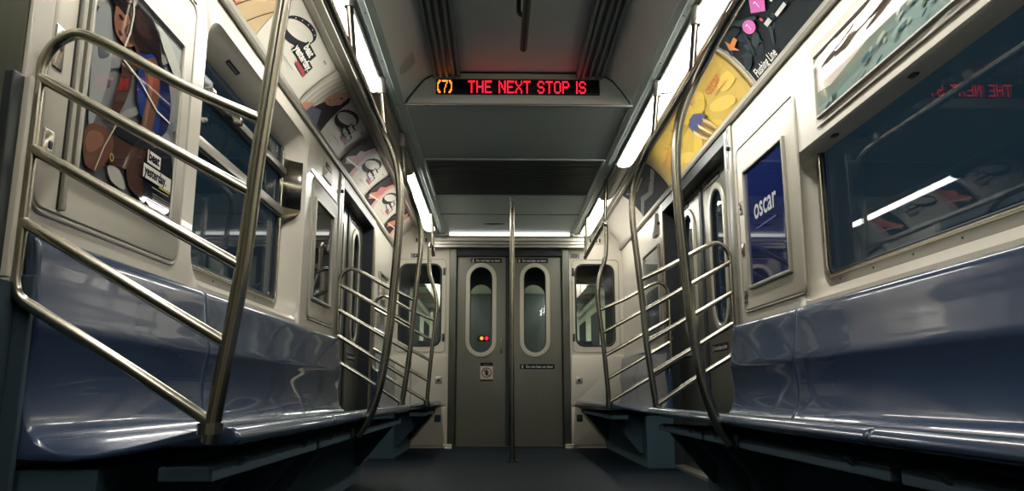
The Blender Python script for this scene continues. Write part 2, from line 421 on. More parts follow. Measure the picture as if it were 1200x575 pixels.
# coves, ledges
for i, s in enumerate((-1, 1)):
    cv = CL if s < 0 else CR
    pts = [(1.2, 2.06)] + [(p.x, p.y) for p in cv.p] + [(.985, 2.29)]
    o = sweep('trim_%d' % (5 + i), [(s * x, z) for x, z in pts], Y0, YE, M['cream'])
    struct(o, 'curved cream cove between the %s wall and the lamp strip' % ('left' if s < 0 else 'right'), 'trim')
    o = sweep('trim_%d' % (7 + i), [(s * x, z) for x, z in ((1.2, 2.035), (1.18, 2.032), (1.172, 2.045), (1.176, 2.075), (1.188, 2.083), (1.2, 2.083))], Y0, YE, M['trim'], closed=True)
    struct(o, 'metal card rail along the top of the %s wall' % ('left' if s < 0 else 'right'), 'trim')
    o = sweep('trim_%d' % (9 + i), [(s * x, z) for x, z in ((.996, 2.274), (.985, 2.266), (.95, 2.25), (.945, 2.256), (.905, 2.235), (.90, 2.222), (.886, 2.212), (.880, 2.215), (.880, 2.25), (1.0, 2.31))], Y0, YE, M['trim'], closed=True)
    struct(o, 'metal edge holding the tops of the %s cove cards' % ('left' if s < 0 else 'right'), 'trim')
    # roof above lamps so no light leaks
    o = sweep('trim_%d' % (11 + i), [(s * x, z) for x, z in ((.60, 2.42), (1.0, 2.42), (1.3, 2.1), (1.3, 2.06), (1.33, 2.06), (1.33, 2.12), (1.0, 2.45), (.60, 2.45))], Y0, YE, M['shade_teal'], closed=True)
    struct(o, 'unseen roof shell added above the %s lamp strip against light leaks' % ('left' if s < 0 else 'right'), 'trim')
    # door header with screws
    y0, y1 = ((5.23, 6.57) if s < 0 else (4.24, 5.93))
    o = box('trim_%d' % (13 + i), M['dkmetal'], s * 1.19, s * 1.3, y0, y1, 1.955, 2.034, None, .004)
    struct(o, 'dark metal door header with screws above the %s side doors' % ('left' if s < 0 else 'right'), 'trim')
    hp = Flat((0, 0, 1.955), (s, 0, 0), (0, -s, 0)) if 0 else Flat((0, 0, 1.955), (1, 0, 0), (0, -1, 0))
    screws('screws', hp, [(s * 1.235, -(y0 + .1 + k * (y1 - y0 - .2) / 7)) for k in range(8)], o, .007)
box_top = box('ceiling.004', M['shade_teal'], -.66, .66, Y0, YE, 2.45, 2.47); struct(box_top, 'unseen roof shell added over the middle of the car against light leaks', 'ceiling')  # unseen cover over the ceiling, added to keep light from leaking

# lamps along both sides
def lamp(s, y0, y1, lit, label, far=False):
    t = thing('lamp_strip', label, 'light', 'fluorescent lamp strips along the ceiling edges')
    prof = catmull([(s * .876, 2.24, 0), (s * .872, 2.205, 0), (s * .845, 2.176, 0), (s * .80, 2.166, 0), (s * .768, 2.174, 0), (s * .757, 2.195, 0)], 3)
    prof = [(p.x, p.y) for p in prof]
    full = prof + [(s * .758, 2.24)]
    sweep('diffuser', full, y0 + .012, y1 - .012, M['lens'] if lit else M['lensoff'], parent=t, closed=True)
    for y in (y0, y1 - .012):
        sweep('end_cap', [(s * .879, 2.245), (s * .877, 2.20), (s * .848, 2.170), (s * .80, 2.160), (s * .764, 2.168), (s * .752, 2.19), (s * .752, 2.245)], y, y + .012, M['trim'], parent=t, closed=True)
    sweep('edge_bead', [(s * .756, 2.184), (s * .746, 2.184), (s * .746, 2.20), (s * .756, 2.20)], y0 + .012, y1 - .012, M['trim'], parent=t, closed=True)
    pl = Flat((0, 0, 2.192), (1, 0, 0), (0, -1, 0))
    screws('screws', pl, [(s * .708, -(y0 + .25 + k * .5)) for k in range(int((y1 - y0) / .5))], t, .006)
lamp(1, 2.9, 3.98, True, 'lit white lamp strip above the black route map card')
lamp(1, 3.98, 5.40, True, 'lit white lamp strip above the yellow card')
lamp(1, 1.4, 2.9, True, 'nearest lit white lamp strip at the upper right')
lamp(1, 5.40, 6.36, False, 'unlit grey lamp strip beyond the yellow card on the right')
lamp(1, 6.36, 7.9, True, 'lit lamp strip in the far right corner by the end wall')
lamp(-1, 1.4, 2.9, True, 'nearest lit lamp strip at the upper left')
lamp(-1, 2.9, 4.0, True, 'lit lamp strip above the first white wristband card on the left')
lamp(-1, 4.0, 5.62, False, 'unlit lamp strip above the shaded cards on the left')
lamp(-1, 5.62, 7.7, True, 'lit lamp strip in the far left corner by the end wall')
for s in (-1, 1):
    lamp(s, -.2, 1.4, True, 'lamp strip on the %s just above the viewer' % ('left' if s < 0 else 'right'))

# ---------------------------------------------------------------- far bulkhead with the end doors
bm = bmesh.new()
def ringf(bm, pl, seq, mi=0):
    R = [[bm.verts.new(pl.P(u, v, h)) for u, v in L] for L, h in seq]
    for A, B in zip(R, R[1:]):
        for k in range(len(A)):
            f = bm.faces.new((A[k], A[(k + 1) % len(A)], B[(k + 1) % len(A)], B[k])); f.material_index = mi
def rectf(bm, pl, u0, u1, v0, v1, h=0): bm.faces.new([bm.verts.new(pl.P(*p, h)) for p in ((u0, v0), (u1, v0), (u1, v1), (u0, v1))])
WLU, WRU = (-1.145, -.70, 1.02, 1.885), (.70, 1.115, 1.02, 1.885)
for (a, b), wn in (((-1.2, -.62), WLU), ((.63, 1.2), WRU)):
    ringf(bm, WF, [(rrect(a, b, .95, 1.97, .001), 0), (rrect(wn[0], wn[1], wn[2], wn[3], .09), 0), (rrect(wn[0] + .012, wn[1] - .012, wn[2] + .012, wn[3] - .012, .08), -.03)])
    rectf(bm, WF, a, b, 0, .95)
rectf(bm, WF, -1.2, 1.2, 1.97, 2.3)
for s in (-1, 1):   # corner piece under the cove
    pass
bmesh.ops.remove_doubles(bm, verts=bm.verts[:], dist=.0005)
struct(autosmooth(link_mesh('wall_far', bm, M['panel']), 30), 'cream end wall of the car around the double doors', 'wall')

for nm, wn, lb in (('window_3', WLU, 'rounded window in the end wall left of the double doors, partly behind the poles'), ('window_4', WRU, 'rounded window in the end wall right of the double doors')):
    t = sempty(nm, lb, 'window')
    ringframe('outer_frame', WF, (wn[0] - .035, wn[1] + .05, wn[2] - .06, wn[3] + .05), .008, .05, .006, M['trim'], t)
    ringframe('rubber_seal', WF, (wn[0] - .003, wn[1] + .003, wn[2] - .003, wn[3] + .003), .018, .09, .006, M['black'], t, h=.001)
    loops('pane', WF, [(rrect(wn[0] + .01, wn[1] - .01, wn[2] + .01, wn[3] - .01, .08), -.03), (rrect(wn[0] + .01, wn[1] - .01, wn[2] + .01, wn[3] - .01, .08), -.024)], M['clear'], t, 'solid')
    ux = wn[1] + .025 if wn[0] < 0 else wn[0] - .02
    for v in (1.80, 1.11): plate('hinge', WF, ux - .012, ux + .012, v - .04, v + .04, .003, .012, M['dkmetal'], t)
# lower end-wall panels with seams
for i, (a, b, lb) in enumerate(((-1.19, -.64, 'left'), (.65, 1.19, 'right'))):
    t = thing('equipment_panel', 'cream lower cabinet panel in the end wall %s of the double doors' % lb, 'panel', 'lower cabinet panels of the end wall')
    plate('door_skin', WF, a, b, .42, .93, .01, .008, M['panel'], t)
    plate('kick_skin', WF, a, b, .03, .405, .01, .008, M['panel'], t)
    lx = b - .075 if a < 0 else a + .075
    plate('lock_plate', WF, lx - .035, lx + .035, .64, .71, .004, .006, M['trim'], t, .008)
    loops('lock', WF, [(ell(lx, .675, .014, .014), .014), (ell(lx, .675, .011, .011), .02)], M['dkmetal'], t, 'solid')
    plate('dark_socket', WF, lx - .03, lx + .03, .26, .33, .004, .006, M['shade_teal'], t, .008)
    cx = a + .19 if a < 0 else b - .19
    plate('seam_strip', WF, cx - .003, cx + .003, .43, .92, .001, .002, M['dkmetal'], t, .008)

# header above the doors: ridged metal with a glowing bar imitating the ridge's reflected light
t = thing('door_header', 'ridged metal header across the end wall over the double doors', 'header')
H = [(7.93, 2.2), (7.90, 2.195), (7.90, 2.16), (7.94, 2.155), (7.94, 2.135), (7.92, 2.13), (7.92, 2.118), (7.94, 2.113), (7.94, 2.10), (7.92, 2.096), (7.92, 2.082), (7.94, 2.078), (7.94, 2.066), (7.90, 2.06), (7.90, 2.045), (8.0, 2.045), (8.0, 2.2)]
bm = bmesh.new(); A = [bm.verts.new((-.79, y, z)) for y, z in H]; B = [bm.verts.new((.80, y, z)) for y, z in H]
for k in range(len(H)): bm.faces.new((A[k], A[(k + 1) % len(H)], B[(k + 1) % len(H)], B[k]))
bm.faces.new(A); bm.faces.new(B[::-1]); link_mesh('ridged_profile', bm, M['trim'], t)
t = thing('header_reflection', 'long white glowing bar imitating a reflection on the header above the end doors', 'light')
tube('reflection_bar', [(-.62, 7.875, 2.178), (.64, 7.875, 2.178)], .016, M['ridge_glow'], t, False)
for x in (-.64, .66): box('reflection_bar_end', M['trim'], x - .02, x + .02, 7.85, 7.9, 2.16, 2.198, t, .004)
# grille and label boxes in the far corners
for s in (-1, 1):
    t = thing('corner_vent', 'small louvred vent on the end wall under the %s cove' % ('left' if s < 0 else 'right'), 'vent')
    plate('vent_body', WF, s * .92 - .08, s * .92 + .08, 2.10, 2.17, .006, .012, M['panel'], t)
    for k in range(4): plate('louvre', WF, s * .92 - .06 + k * .033, s * .92 - .04 + k * .033, 2.115, 2.155, .003, .004, M['black'], t, .012)
# small notices above the end windows
for x, lb in ((-.98, 'small dark notice above the left end window'), (.70, 'small dark notice at the top of the right end window')):
    a = Art(.10, .05); a.poly(rc(.03, .07, .01, .04), (30, 40, 46)); a.poly(ell(.05, .025, .01, .01), (150, 150, 145))
    tag(make_art('notice', WF, x - .05, 1.945, a, (120, 118, 108), None, .003), lb, 'sign')

DNL = 'Do not lean on door'
def leaf(parent, pl, u0, u1, z0, z1, wu, wv, m_skin, th=.03, rec=0.0, glass='glass'):
    cu = (wu[0] + wu[1]) / 2
    ww = (wu[1] - wu[0]) / 2
    L0 = rrect(u0, u1, z0, z1, .004); L1 = rrect(wu[0], wu[1], wv[0], wv[1], ww)
    o = loops('door_leaf', pl, [(L0, rec - th), (L0, rec), (L1, rec), (L1, rec - th)], m_skin, parent, 'ring')
    ringframe('window_frame', pl, (wu[0] - .012, wu[1] + .012, wv[0] - .012, wv[1] + .012), .045, ww + .012, .012, M['zinc'], o, h=rec, ri=ww - .03)
    ringframe('gasket', pl, (wu[0] + .03, wu[1] - .03, wv[0] + .03, wv[1] - .03), .012, ww - .03, .005, M['black'], o, h=rec)
    L2 = rrect(wu[0], wu[1], wv[0], wv[1], ww)
    loops('pane', pl, [(L2, rec - .02), (L2, rec - .014)], M[glass], o, 'solid')
    return o
def dnl(pl, u0, v0, W, H, h, label, icon=(150, 60, 60), parent=None):
    a = Art(W, H)
    a.poly(rc(.008, .008 + H * .75, .005, H - .005), icon)
    a.poly(ell(.008 + H * .37, H * .7, H * .1, H * .1), (215, 210, 200)); a.poly(rc(.008 + H * .28, .008 + H * .46, H * .15, H * .58), (215, 210, 200))
    a.text(DNL, .012 + H, H * .27, H * .72, (215, 212, 200), bold=.0007, sx=(W - H - .03) / (H * .72 * 8.4))
    o = make_art('door_notice', pl, u0, v0, a, (20, 28, 34), parent, h)
    if parent is None: tag(o, label, 'sign')
    return o
# end double doors
t = sempty('door_1', 'brushed steel double doors in the far end wall with tall oval windows', 'door')
DF = Flat((0, 8.05, 0), (1, 0, 0), (0, 0, 1))
leaf(t, DF, -.535, -.03, .02, 1.97, (-.437, -.137), (.925, 1.89), M['steel'], glass='clear')
leaf(t, DF, .05, .555, .02, 1.97, (.13, .427), (.925, 1.89), M['steel'], glass='clear')
box('rubber_edge', M['black'], -.03, .006, 8.03, 8.08, .02, 1.97, t); box('rubber_edge', M['black'], .014, .05, 8.03, 8.08, .02, 1.97, t)
box('track_cover', M['black'], -.62, .63, 7.99, 8.08, 1.97, 2.05, t)
for x0, x1 in ((-.618, -.545), (.565, .64)):
    box('door_post', M['post'], x0 + .0, x1, 7.985, 8.08, 0, 2.046, t, .006)
box('post_shadow_gap', M['black'], -.575, -.535, 8.04, 8.08, 0, 1.97, t); box('post_shadow_gap', M['black'], .555, .585, 8.04, 8.08, 0, 1.97, t)
box('sill', M['dkmetal'], -.6, .61, 7.97, 8.08, 0, .02, t)
b = tube('handle', [(-.075, 8.05, 1.10), (-.075, 8.015, 1.09), (-.075, 8.015, .97), (-.075, 8.05, .96)], .008, M['tube'], t)
dnl(DF, -.40, 1.905, .33, .045, .002, 'black Do not lean on door strip over the left end door window', (90, 70, 66))
dnl(DF, .09, 1.905, .33, .045, .002, 'black strip with red icon over the right end door window')
dnl(DF, .12, .79, .36, .05, .002, 'black Do not lean on door strip below the right oval window', (50, 60, 66))
a = Art(.13, .19)
a.poly(rc(0, .13, .155, .19), (24, 32, 38)); a.poly(rc(0, .13, 0, .02), (60, 56, 54)); a.text('Notice', .065, .164, .022, (120, 124, 124), 'CENTER')
for r, c in ((.052, (70, 50, 48)), (.043, (196, 182, 172))): a.poly(ell(.065, .088, r, r, 0, 28), c)
a.poly(ell(.065, .115, .010, .010), (40, 36, 36)); a.poly([(.05, .06), (.08, .06), (.078, .105), (.052, .105)], (40, 36, 36)); a.poly(stroke([(.04, .098), (.065, .088), (.09, .098)], .01), (40, 36, 36))
a.poly(stroke([(.028, .125), (.102, .051)], .009), (80, 50, 48))
tag(make_art('pictogram_sign', DF, -.29, .665, a, (196, 182, 172), None, .002), 'white square sign with circled barred figure on the left end door', 'sign')
for x in (-.60, .60):
    t = thing('floor_guide', 'shiny metal foot plate on the floor at the %s end door post' % ('left' if x < 0 else 'right'), 'plate')
    box('foot_plate', M['zinc'], x - .035, x + .035, 7.86, 7.935, 0, .018, t, .005)
    box('foot_bracket', M['zinc'], x + (-.035 if x > 0 else -.06), x + (.075 if x > 0 else .035), 7.90, 7.935, .018, .045, t, .004)
    if x > 0: box('foot_wing', M['trim'], x + .035, x + .10, 7.87, 7.93, 0, .016, t, .004)

# ---------------------------------------------------------------- side doors
def side_doors(nm, s, y0, y1, label, wins, seam):
    t = sempty(nm, label, 'door'); pl = Flat((s * 1.285, 0, 0), (0, -s, 0), (0, 0, 1)); f = lambda y: -s * y
    def L(a, b, w): 
        u = sorted((f(a), f(b))); ww = tuple(sorted((f(w[0]), f(w[1]))))
        return leaf(t, pl, u[0], u[1], .02, 1.955, ww, (.93, 1.86), M['steel'])
    L(y0 + .005, seam - .03, wins[0]); L(seam + .03, y1 - .005, wins[1])
    for y in (seam - .028, seam + .002): box('rubber_edge', M['black'], s * 1.275, s * 1.31, y, y + .026, .02, 1.955, t)
    box('jamb', M['steel' if nm == 'door_4' else 'black'], s * 1.2, s * 1.285, y1 - .012, y1 - .002, 0, 1.99, t)
    box('jamb_strip', M['cream' if nm == 'door_4' else 'gold'], s * 1.188, s * 1.2, y1 - .004, y1 + .075, 0, 2.03, t, .003)
    box('jamb', M['trim'], s * 1.192, s * 1.28, y0 - .045, y0 + .006, 0, 2.03, t, .004)
    box('sill', M['trim'], s * 1.2, s * 1.31, y0, y1, 0, .02, t)
    for a, b in ((y0 + .1, seam - .08), (seam + .08, y1 - .1)):
        u = sorted((f(a), f(b))); dnl(pl, u[0] + .02, 1.885, min(.36, u[1] - u[0] - .04), .045, .002, '', parent=t)
        dnl(pl, u[0] + .02, .80, min(.36, u[1] - u[0] - .04), .05, .002, '', (50, 60, 66), parent=t)
    return t
side_doors('door_2', 1, 4.24, 5.93, 'right side sliding doors beyond the dark blue poster', ((4.58, 4.92), (5.32, 5.66)), 5.12)
side_doors('door_3', -1, 5.23, 6.57, 'left side sliding doors beyond the reflective framed poster', ((5.42, 5.72), (6.08, 6.38)), 5.90)
t = side_doors('door_4', -1, .15, 1.66, 'nearest left side doors cut by the left picture edge', ((.36, .68), (1.12, 1.44)), .90)
# pale vertical jamb strip at extreme left, ending above the seat
t = thing('jamb_strip', 'grey vertical metal strip beside the door at the left picture edge', 'strip')
box('strip_face', M['dkmetal'], -1.2, -1.178, 1.60, 1.64, .785, 1.238, t, .003)
box('strip_lip', M['panel'], -1.2, -1.165, 1.64, 1.656, .785, 1.24, t, .003)
# dark sheets low at the near left, standing in for shade there
t = thing('shade_sheets', 'dark sheets imitating shade low on the wall at the near end of the left bench', 'panel')
box('end_shade_sheet', M['shade_teal'], -1.19, -1.15, 1.712, 1.728, .02, .80, t, .003)
plate('wall_shade_sheet', WL, 1.50, 1.708, .02, .782, .004, .004, M['shade_teal'], t, .013)

# ---------------------------------------------------------------- windows
def window(nm, s, I, r, label, rails):
    t = sempty(nm, label, 'window'); pl = Flat((s * 1.298, 0, 0), (0, -s, 0), (0, 0, 1))
    u0, u1 = sorted((-s * I[0], -s * I[1]))
    ringframe('window_frame', pl, (u0 - .004, u1 + .004, I[2] - .004, I[3] + .004), .045, r, .014, M['trim'], t, h=-.004)
    ringframe('inner_frame', pl, (u0 + .035, u1 - .035, I[2] + .035, I[3] - .03), .014, r - .02, .022, M['tube'], t, h=-.004)
    ringframe('gasket', pl, (u0 + .048, u1 - .048, I[2] + .048, I[3] - .043), .014, r - .03, .012, M['black'], t, h=-.004)
    L = rrect(u0 + .03, u1 - .03, I[2] + .03, I[3] - .03, r - .02)
    loops('pane', pl, [(L, -.012), (L, -.004)], M['glass'], t, 'solid')
    screws('screws', pl, [(u0 + .15 + k * .28, I[2] + .018) for k in range(int((u1 - u0 - .2) / .28))] + [(u0 + .02, I[2] + .2 + k * .3) for k in range(int((I[3] - I[2] - .2) / .3))], t, .005, .010)
    for z, hgt, dep in rails:
        plate('window_rail', pl, u0 + .045, u1 - .045, z, z + hgt, .002, dep, M['trim'], t, h=.0)
        plate('rail_lip', pl, u0 + .045, u1 - .045, z - .012, z - .002, .002, dep * .7, M['dkmetal'], t, h=.0)
    return t, pl
t, pl = window('window_1', -1, LW_I[:3] + (1.95,), .08, 'recessed left side window with tilt-in top sash behind the near pole', ((1.70, .035, .035), (1.475, .045, .03)))
for y in (2.80, 3.12):
    o = plate('latch', pl, y, y + .09, 1.69, 1.75, .008, .05, M['dkmetal'], t, h=.0); plate('latch_tab', pl, y + .02, y + .06, 1.67, 1.70, .004, .03, M['tube'], o, h=.05)
# warning label stuck on the window head (sloping)
hd = Flat((-1.212, 3.02, 1.937), (0, 1, 0), Vector((.72, 0, .69)).normalized())
a = Art(.14, .045); a.poly(rc(.006, .134, .004, .041), (58, 62, 64))
for k in range(3): a.poly(rc(.012, .128, .009 + k * .011, .013 + k * .011), (150, 150, 146))
hd2 = Flat((-1.262, 3.02, 1.896), (0, 1, 0), Vector((-.83, 0, -.56)).normalized() * -1)
tag(make_art('warning_label', hd2, 0, -.02, a, (44, 48, 52), None, .004), 'small dark lined label on the sloping head of the left window recess', 'sign')
t2 = thing('window_bracket', 'curved stainless bracket with warm-coloured lower corner at the far end of the left window', 'bracket')
bm = bmesh.new()
P = catmull([(-1.292, 4.02, 0), (-1.27, 4.075, 0), (-1.23, 4.12, 0), (-1.205, 4.14, 0)], 5)
for z0, z1, mi in ((1.53, 1.80, 0), (1.40, 1.53, 1)):  # lower band takes a warmer metal colour
    A = [bm.verts.new((p.x, p.y, z0 + (mi * .12 * k_ / (len(P) - 1)))) for k_, p in enumerate(P)]; B = [bm.verts.new((p.x, p.y, z1)) for p in P]
    for k in range(len(P) - 1): bm.faces.new((A[k], A[k + 1], B[k + 1], B[k])).material_index = mi
o = link_mesh('bracket_plate', bm, [M['tube'], M['gold']], t2, True); sd = o.modifiers.new('s', 'SOLIDIFY'); sd.thickness = .006; sd.offset = 0
window('window_2', 1, RW_I[:3] + (1.68,), .07, 'wide recessed right side window under the landscape picture', ())

# right picture box above the window
t = thing('framed_picture', 'framed pale landscape picture above the right side window', 'picture')
uR = lambda y: -y
PB = Flat((1.195, 0, 0), (0, -1, 0), (0, 0, 1))
plate('picture_box', PB, uR(2.99), uR(1.60), 1.61, 1.955, .01, .004, M['cream'], t)
ringframe('frame', PB, (uR(2.955), uR(1.75), 1.635, 1.91), .014, .004, .014, M['trim'], t, .003)
a = Art(1.18, .25)
a.poly([(0, 0), (0, .10), (.12, .085), (.25, .10), (.4, .12), (.55, .15), (.75, .17), (.95, .2), (1.18, .23), (1.18, 0)], (120, 128, 112))
a.poly([(0, 0), (0, .07), (.1, .05), (.2, .065), (.35, .075), (.5, .10), (.7, .12), (.9, .15), (1.18, .18), (1.18, 0)], (116, 134, 128))
a.poly([(.0, .0), (.0, .035), (.12, .03), (.3, .045), (.5, .05), (.7, .085), (.9, .10), (1.18, .12), (1.18, 0)], (136, 156, 150))
for k in range(34):
    u = random.uniform(.02, 1.15); v = random.uniform(.0, .04 + u * .1)
    a.poly(ell(u, v, random.uniform(.01, .035), random.uniform(.004, .012), random.uniform(0, .6), 9), random.choice([(70, 100, 104), (150, 168, 160), (96, 120, 96), (170, 176, 160), (60, 88, 92)]))
for k in range(16):
    u = random.uniform(.1, 1.1); a.poly(ell(u, .19 + .03 * random.random(), random.uniform(.05, .14), .012, .1, 12), random.choice([(214, 204, 188), (220, 212, 198), (204, 196, 182)]))
make_art('print', PB, uR(2.943), 1.648, a, (210, 200, 186), t, .006)
# recess clips under the box
for y in (2.95, 2.35):
    tag(plate('clip', Flat((0, 0, 1.574), (1, 0, 0), (0, -1, 0)), 1.235, 1.26, -y - .02, -y + .02, .006, .01, M['dkmetal']), 'small dark clip under the recess head, %s' % ('near its far corner' if y > 2.5 else 'midway along the right window'), 'clip')

# ---------------------------------------------------------------- hinged poster panels
def posterpanel(s, y0, y1, z0, z1, label, hinge_far):
    t = thing('access_panel', label, 'panel'); pl = WL if s < 0 else WR; f = lambda y: -s * y
    u0, u1 = sorted((f(y0), f(y1)))
    ringframe('panel_bead', pl, (u0, u1, z0, z1), .010, .05, .007, M['trim'], t)
    plate('panel_skin', pl, u0 + .016, u1 - .016, z0 + .016, z1 - .016, .036, .006, M['panel'], t)
    return t, pl, f
def framed(t, pl, u0, u1, z0, z1, w=.018):
    ringframe('frame', pl, (u0 - w, u1 + w, z0 - w, z1 + w), w, .006, .016, M['trim'], t, .006)

# left near panel with crouching figure poster
t, pl, f = posterpanel(-1, 1.73, 2.57, .955, 1.90, 'cream hinged wall panel behind the near left guard rail', False)
plate('top_lip', pl, 1.74, 2.56, 1.905, 1.912, .002, .004, M['dkmetal'], t)
plate('hinge_strip', pl, 1.845, 1.862, .98, 1.89, .003, .012, M['trim'], t, .006)
plate('hinge_gap', pl, 1.838, 1.845, .98, 1.89, .001, .001, M['black'], t, .006)
for z, sz in ((1.37, .055), (1.12, .04)):
    o = plate('latch_plate', pl, 1.752, 1.795, z - sz, z + sz, .004, .004, M['tube'], t, .006)
    plate('latch_slot', pl, 1.772, 1.788, z - .006, z + .014, .004, .002, M['black'], o, .010)
t = thing('framed_poster', 'framed poster of a crouching figure in blue top, behind the left guard rail', 'poster')
framed(t, WL, 1.895, 2.445, 1.10, 1.69)
W_, H_ = .55, .59
a = Art(W_, H_)
q = lambda pts: [(y - 1.895, z - 1.10) for y, z in pts]
import bisect
a.poly(rc(0, .55, 0, .2), (96, 98, 100)); a.poly(q([(1.895, 1.69), (1.97, 1.69), (1.94, 1.52), (1.895, 1.45)]), (150, 150, 146))
a.poly(q([(2.20, 1.69), (2.445, 1.69), (2.445, 1.62), (2.33, 1.60), (2.26, 1.64)]), (176, 182, 178))
for z in (1.66, 1.60, 1.54, 1.44, 1.36): a.poly(q([(1.9, z), (2.02, z + .012), (2.02, z + .028), (1.9, z + .016)]), (84, 88, 92))
for k in range(9): a.poly(ell(random.uniform(.0, .55), random.uniform(.22, .5), random.uniform(.05, .12), random.uniform(.012, .03), .5, 12), random.choice([(128, 130, 128), (104, 108, 108), (140, 140, 134)]))
SK, SKD, SKL = (104, 72, 60), (70, 48, 42), (132, 92, 74)
def cl(P, n=4):      # closed smooth outline
    P = [Vector(p).to_3d() for p in q(P)]; out = []; N = len(P)
    for i in range(N):
        A, B, C_, D = P[i - 1], P[i], P[(i + 1) % N], P[(i + 2) % N]
        for k in range(n):
            t_ = k / n; v_ = .5 * ((2 * B) + (C_ - A) * t_ + (2 * A - 5 * B + 4 * C_ - D) * t_ * t_ + (3 * B - A - 3 * C_ + D) * t_ ** 3)
            out.append((v_.x, v_.y))
    return out
a.poly(cl([(1.907, 1.536), (1.97, 1.58), (2.003, 1.414), (1.931, 1.222), (1.905, 1.403)]), (146, 150, 148))
a.poly(cl([(1.93, 1.46), (1.98, 1.49), (1.99, 1.45), (1.94, 1.42)]), (92, 96, 100)); a.poly(cl([(2.30, 1.30), (2.36, 1.36), (2.42, 1.34), (2.41, 1.24), (2.34, 1.22)]), (140, 146, 150))
a.poly(cl([(2.25, 1.67), (2.34, 1.66), (2.44, 1.60), (2.44, 1.55), (2.33, 1.60)]), (196, 198, 186))
a.poly(cl([(1.975, 1.2), (2.068, 1.254), (2.182, 1.258), (2.291, 1.282), (2.277, 1.222), (2.174, 1.179), (2.044, 1.157), (1.982, 1.164)]), SKD)
a.poly(cl([(1.904, 1.191), (1.929, 1.232), (2.005, 1.248), (2.051, 1.231), (2.049, 1.186), (1.99, 1.124), (1.933, 1.118), (1.913, 1.143)]), SK)
a.poly(cl([(1.915, 1.185), (1.935, 1.215), (1.99, 1.225), (2.0, 1.20), (1.95, 1.16), (1.925, 1.16)]), SKL)
a.poly(cl([(2.149, 1.183), (2.277, 1.222), (2.273, 1.112), (2.223, 1.111), (2.16, 1.129)]), SKD)
a.poly(cl([(2.035, 1.149), (2.098, 1.156), (2.143, 1.112), (2.064, 1.113)]), (176, 174, 164))
a.poly(cl([(2.257, 1.258), (2.419, 1.304), (2.436, 1.115), (2.273, 1.112)]), (32, 34, 42))
a.poly(cl([(2.035, 1.254), (2.095, 1.281), (2.246, 1.31), (2.279, 1.278), (2.182, 1.254), (2.069, 1.248)]), (30, 30, 38))
a.poly(cl([(2.057, 1.473), (2.055, 1.426), (2.043, 1.375), (2.016, 1.297), (1.989, 1.275), (2.03, 1.27), (2.075, 1.325), (2.108, 1.39), (2.123, 1.455), (2.127, 1.505), (2.093, 1.52)]), SKD)
a.poly(cl([(2.134, 1.557), (2.191, 1.584), (2.257, 1.584), (2.321, 1.542), (2.363, 1.48), (2.369, 1.378), (2.308, 1.331), (2.239, 1.344), (2.188, 1.35), (2.152, 1.408), (2.149, 1.479)]), (34, 56, 112))
a.poly(cl([(2.258, 1.578), (2.337, 1.535), (2.381, 1.461), (2.37, 1.372), (2.321, 1.336), (2.309, 1.42), (2.277, 1.484)]), (26, 36, 72))
a.poly(cl([(2.179, 1.517), (2.236, 1.555), (2.275, 1.535), (2.295, 1.466), (2.279, 1.383), (2.258, 1.314), (2.201, 1.306), (2.204, 1.368), (2.216, 1.434), (2.193, 1.473)]), SK)
a.poly(cl([(2.20, 1.50), (2.235, 1.52), (2.245, 1.46), (2.235, 1.38), (2.22, 1.33), (2.212, 1.37), (2.225, 1.43)]), SKL)
a.poly(cl([(1.984, 1.565), (1.995, 1.53), (2.01, 1.518), (2.033, 1.514), (2.06, 1.512), (2.103, 1.53), (2.12, 1.563), (2.09, 1.60), (2.058, 1.64), (2.0, 1.64)]), SKL)
a.poly(cl([(2.045, 1.555), (2.075, 1.53), (2.11, 1.535), (2.13, 1.50), (2.14, 1.47), (2.15, 1.52), (2.12, 1.565), (2.08, 1.59)]), SKD)
a.poly(cl([(1.962, 1.64), (1.972, 1.60), (2.005, 1.60), (2.039, 1.596), (2.057, 1.605), (2.085, 1.575), (2.12, 1.54), (2.171, 1.54), (2.235, 1.57), (2.29, 1.545), (2.262, 1.62), (2.20, 1.67), (2.10, 1.70), (1.98, 1.70)]), (38, 30, 32))
a.poly(cl([(2.10, 1.60), (2.15, 1.58), (2.20, 1.60), (2.22, 1.59), (2.16, 1.64), (2.11, 1.65)]), (62, 46, 42))
a.poly(cl([(2.003, 1.578), (2.02, 1.572), (2.033, 1.578), (2.018, 1.584)]), (44, 30, 28)); a.poly(cl([(2.012, 1.532), (2.03, 1.526), (2.034, 1.534), (2.016, 1.538)]), (96, 48, 46))
a.poly(stroke(q([(2.075, 1.69), (2.085, 1.62), (2.075, 1.56), (2.05, 1.50)]), .009), (206, 200, 184))
a.poly(stroke(q([(2.047, 1.468), (2.152, 1.45), (2.284, 1.400), (2.38, 1.395)]), .006), (224, 220, 206))
a.poly(stroke(q([(2.06, 1.29), (1.996, 1.191), (1.962, 1.116)]), .005), (190, 180, 150)); a.poly(ell(2.04 - 1.895, .075, .012, .012), (150, 138, 62)); a.poly(ell(2.04 - 1.895, .075, .007, .007), (70, 60, 52))
a.poly(q([(2.245, 1.225), (2.335, 1.225), (2.335, 1.265), (2.245, 1.265)]), (222, 220, 208)); a.poly(q([(2.225, 1.175), (2.42, 1.175), (2.42, 1.218), (2.225, 1.218)]), (222, 220, 208))
a.text('beat', .357, .135, .042, (26, 26, 28), bold=.0012); a.text('yesterday.', .338, .086, .042, (26, 26, 28), bold=.0012, sx=.88)
a.text('a watch that keeps up', .39, .055, .014, (196, 190, 150)); a.poly(rc(.44, .52, .068, .073), (190, 180, 60))
for k in range(3): a.poly(rc(.40, .53, .038 - k * .008, .041 - k * .008), (110, 114, 110))
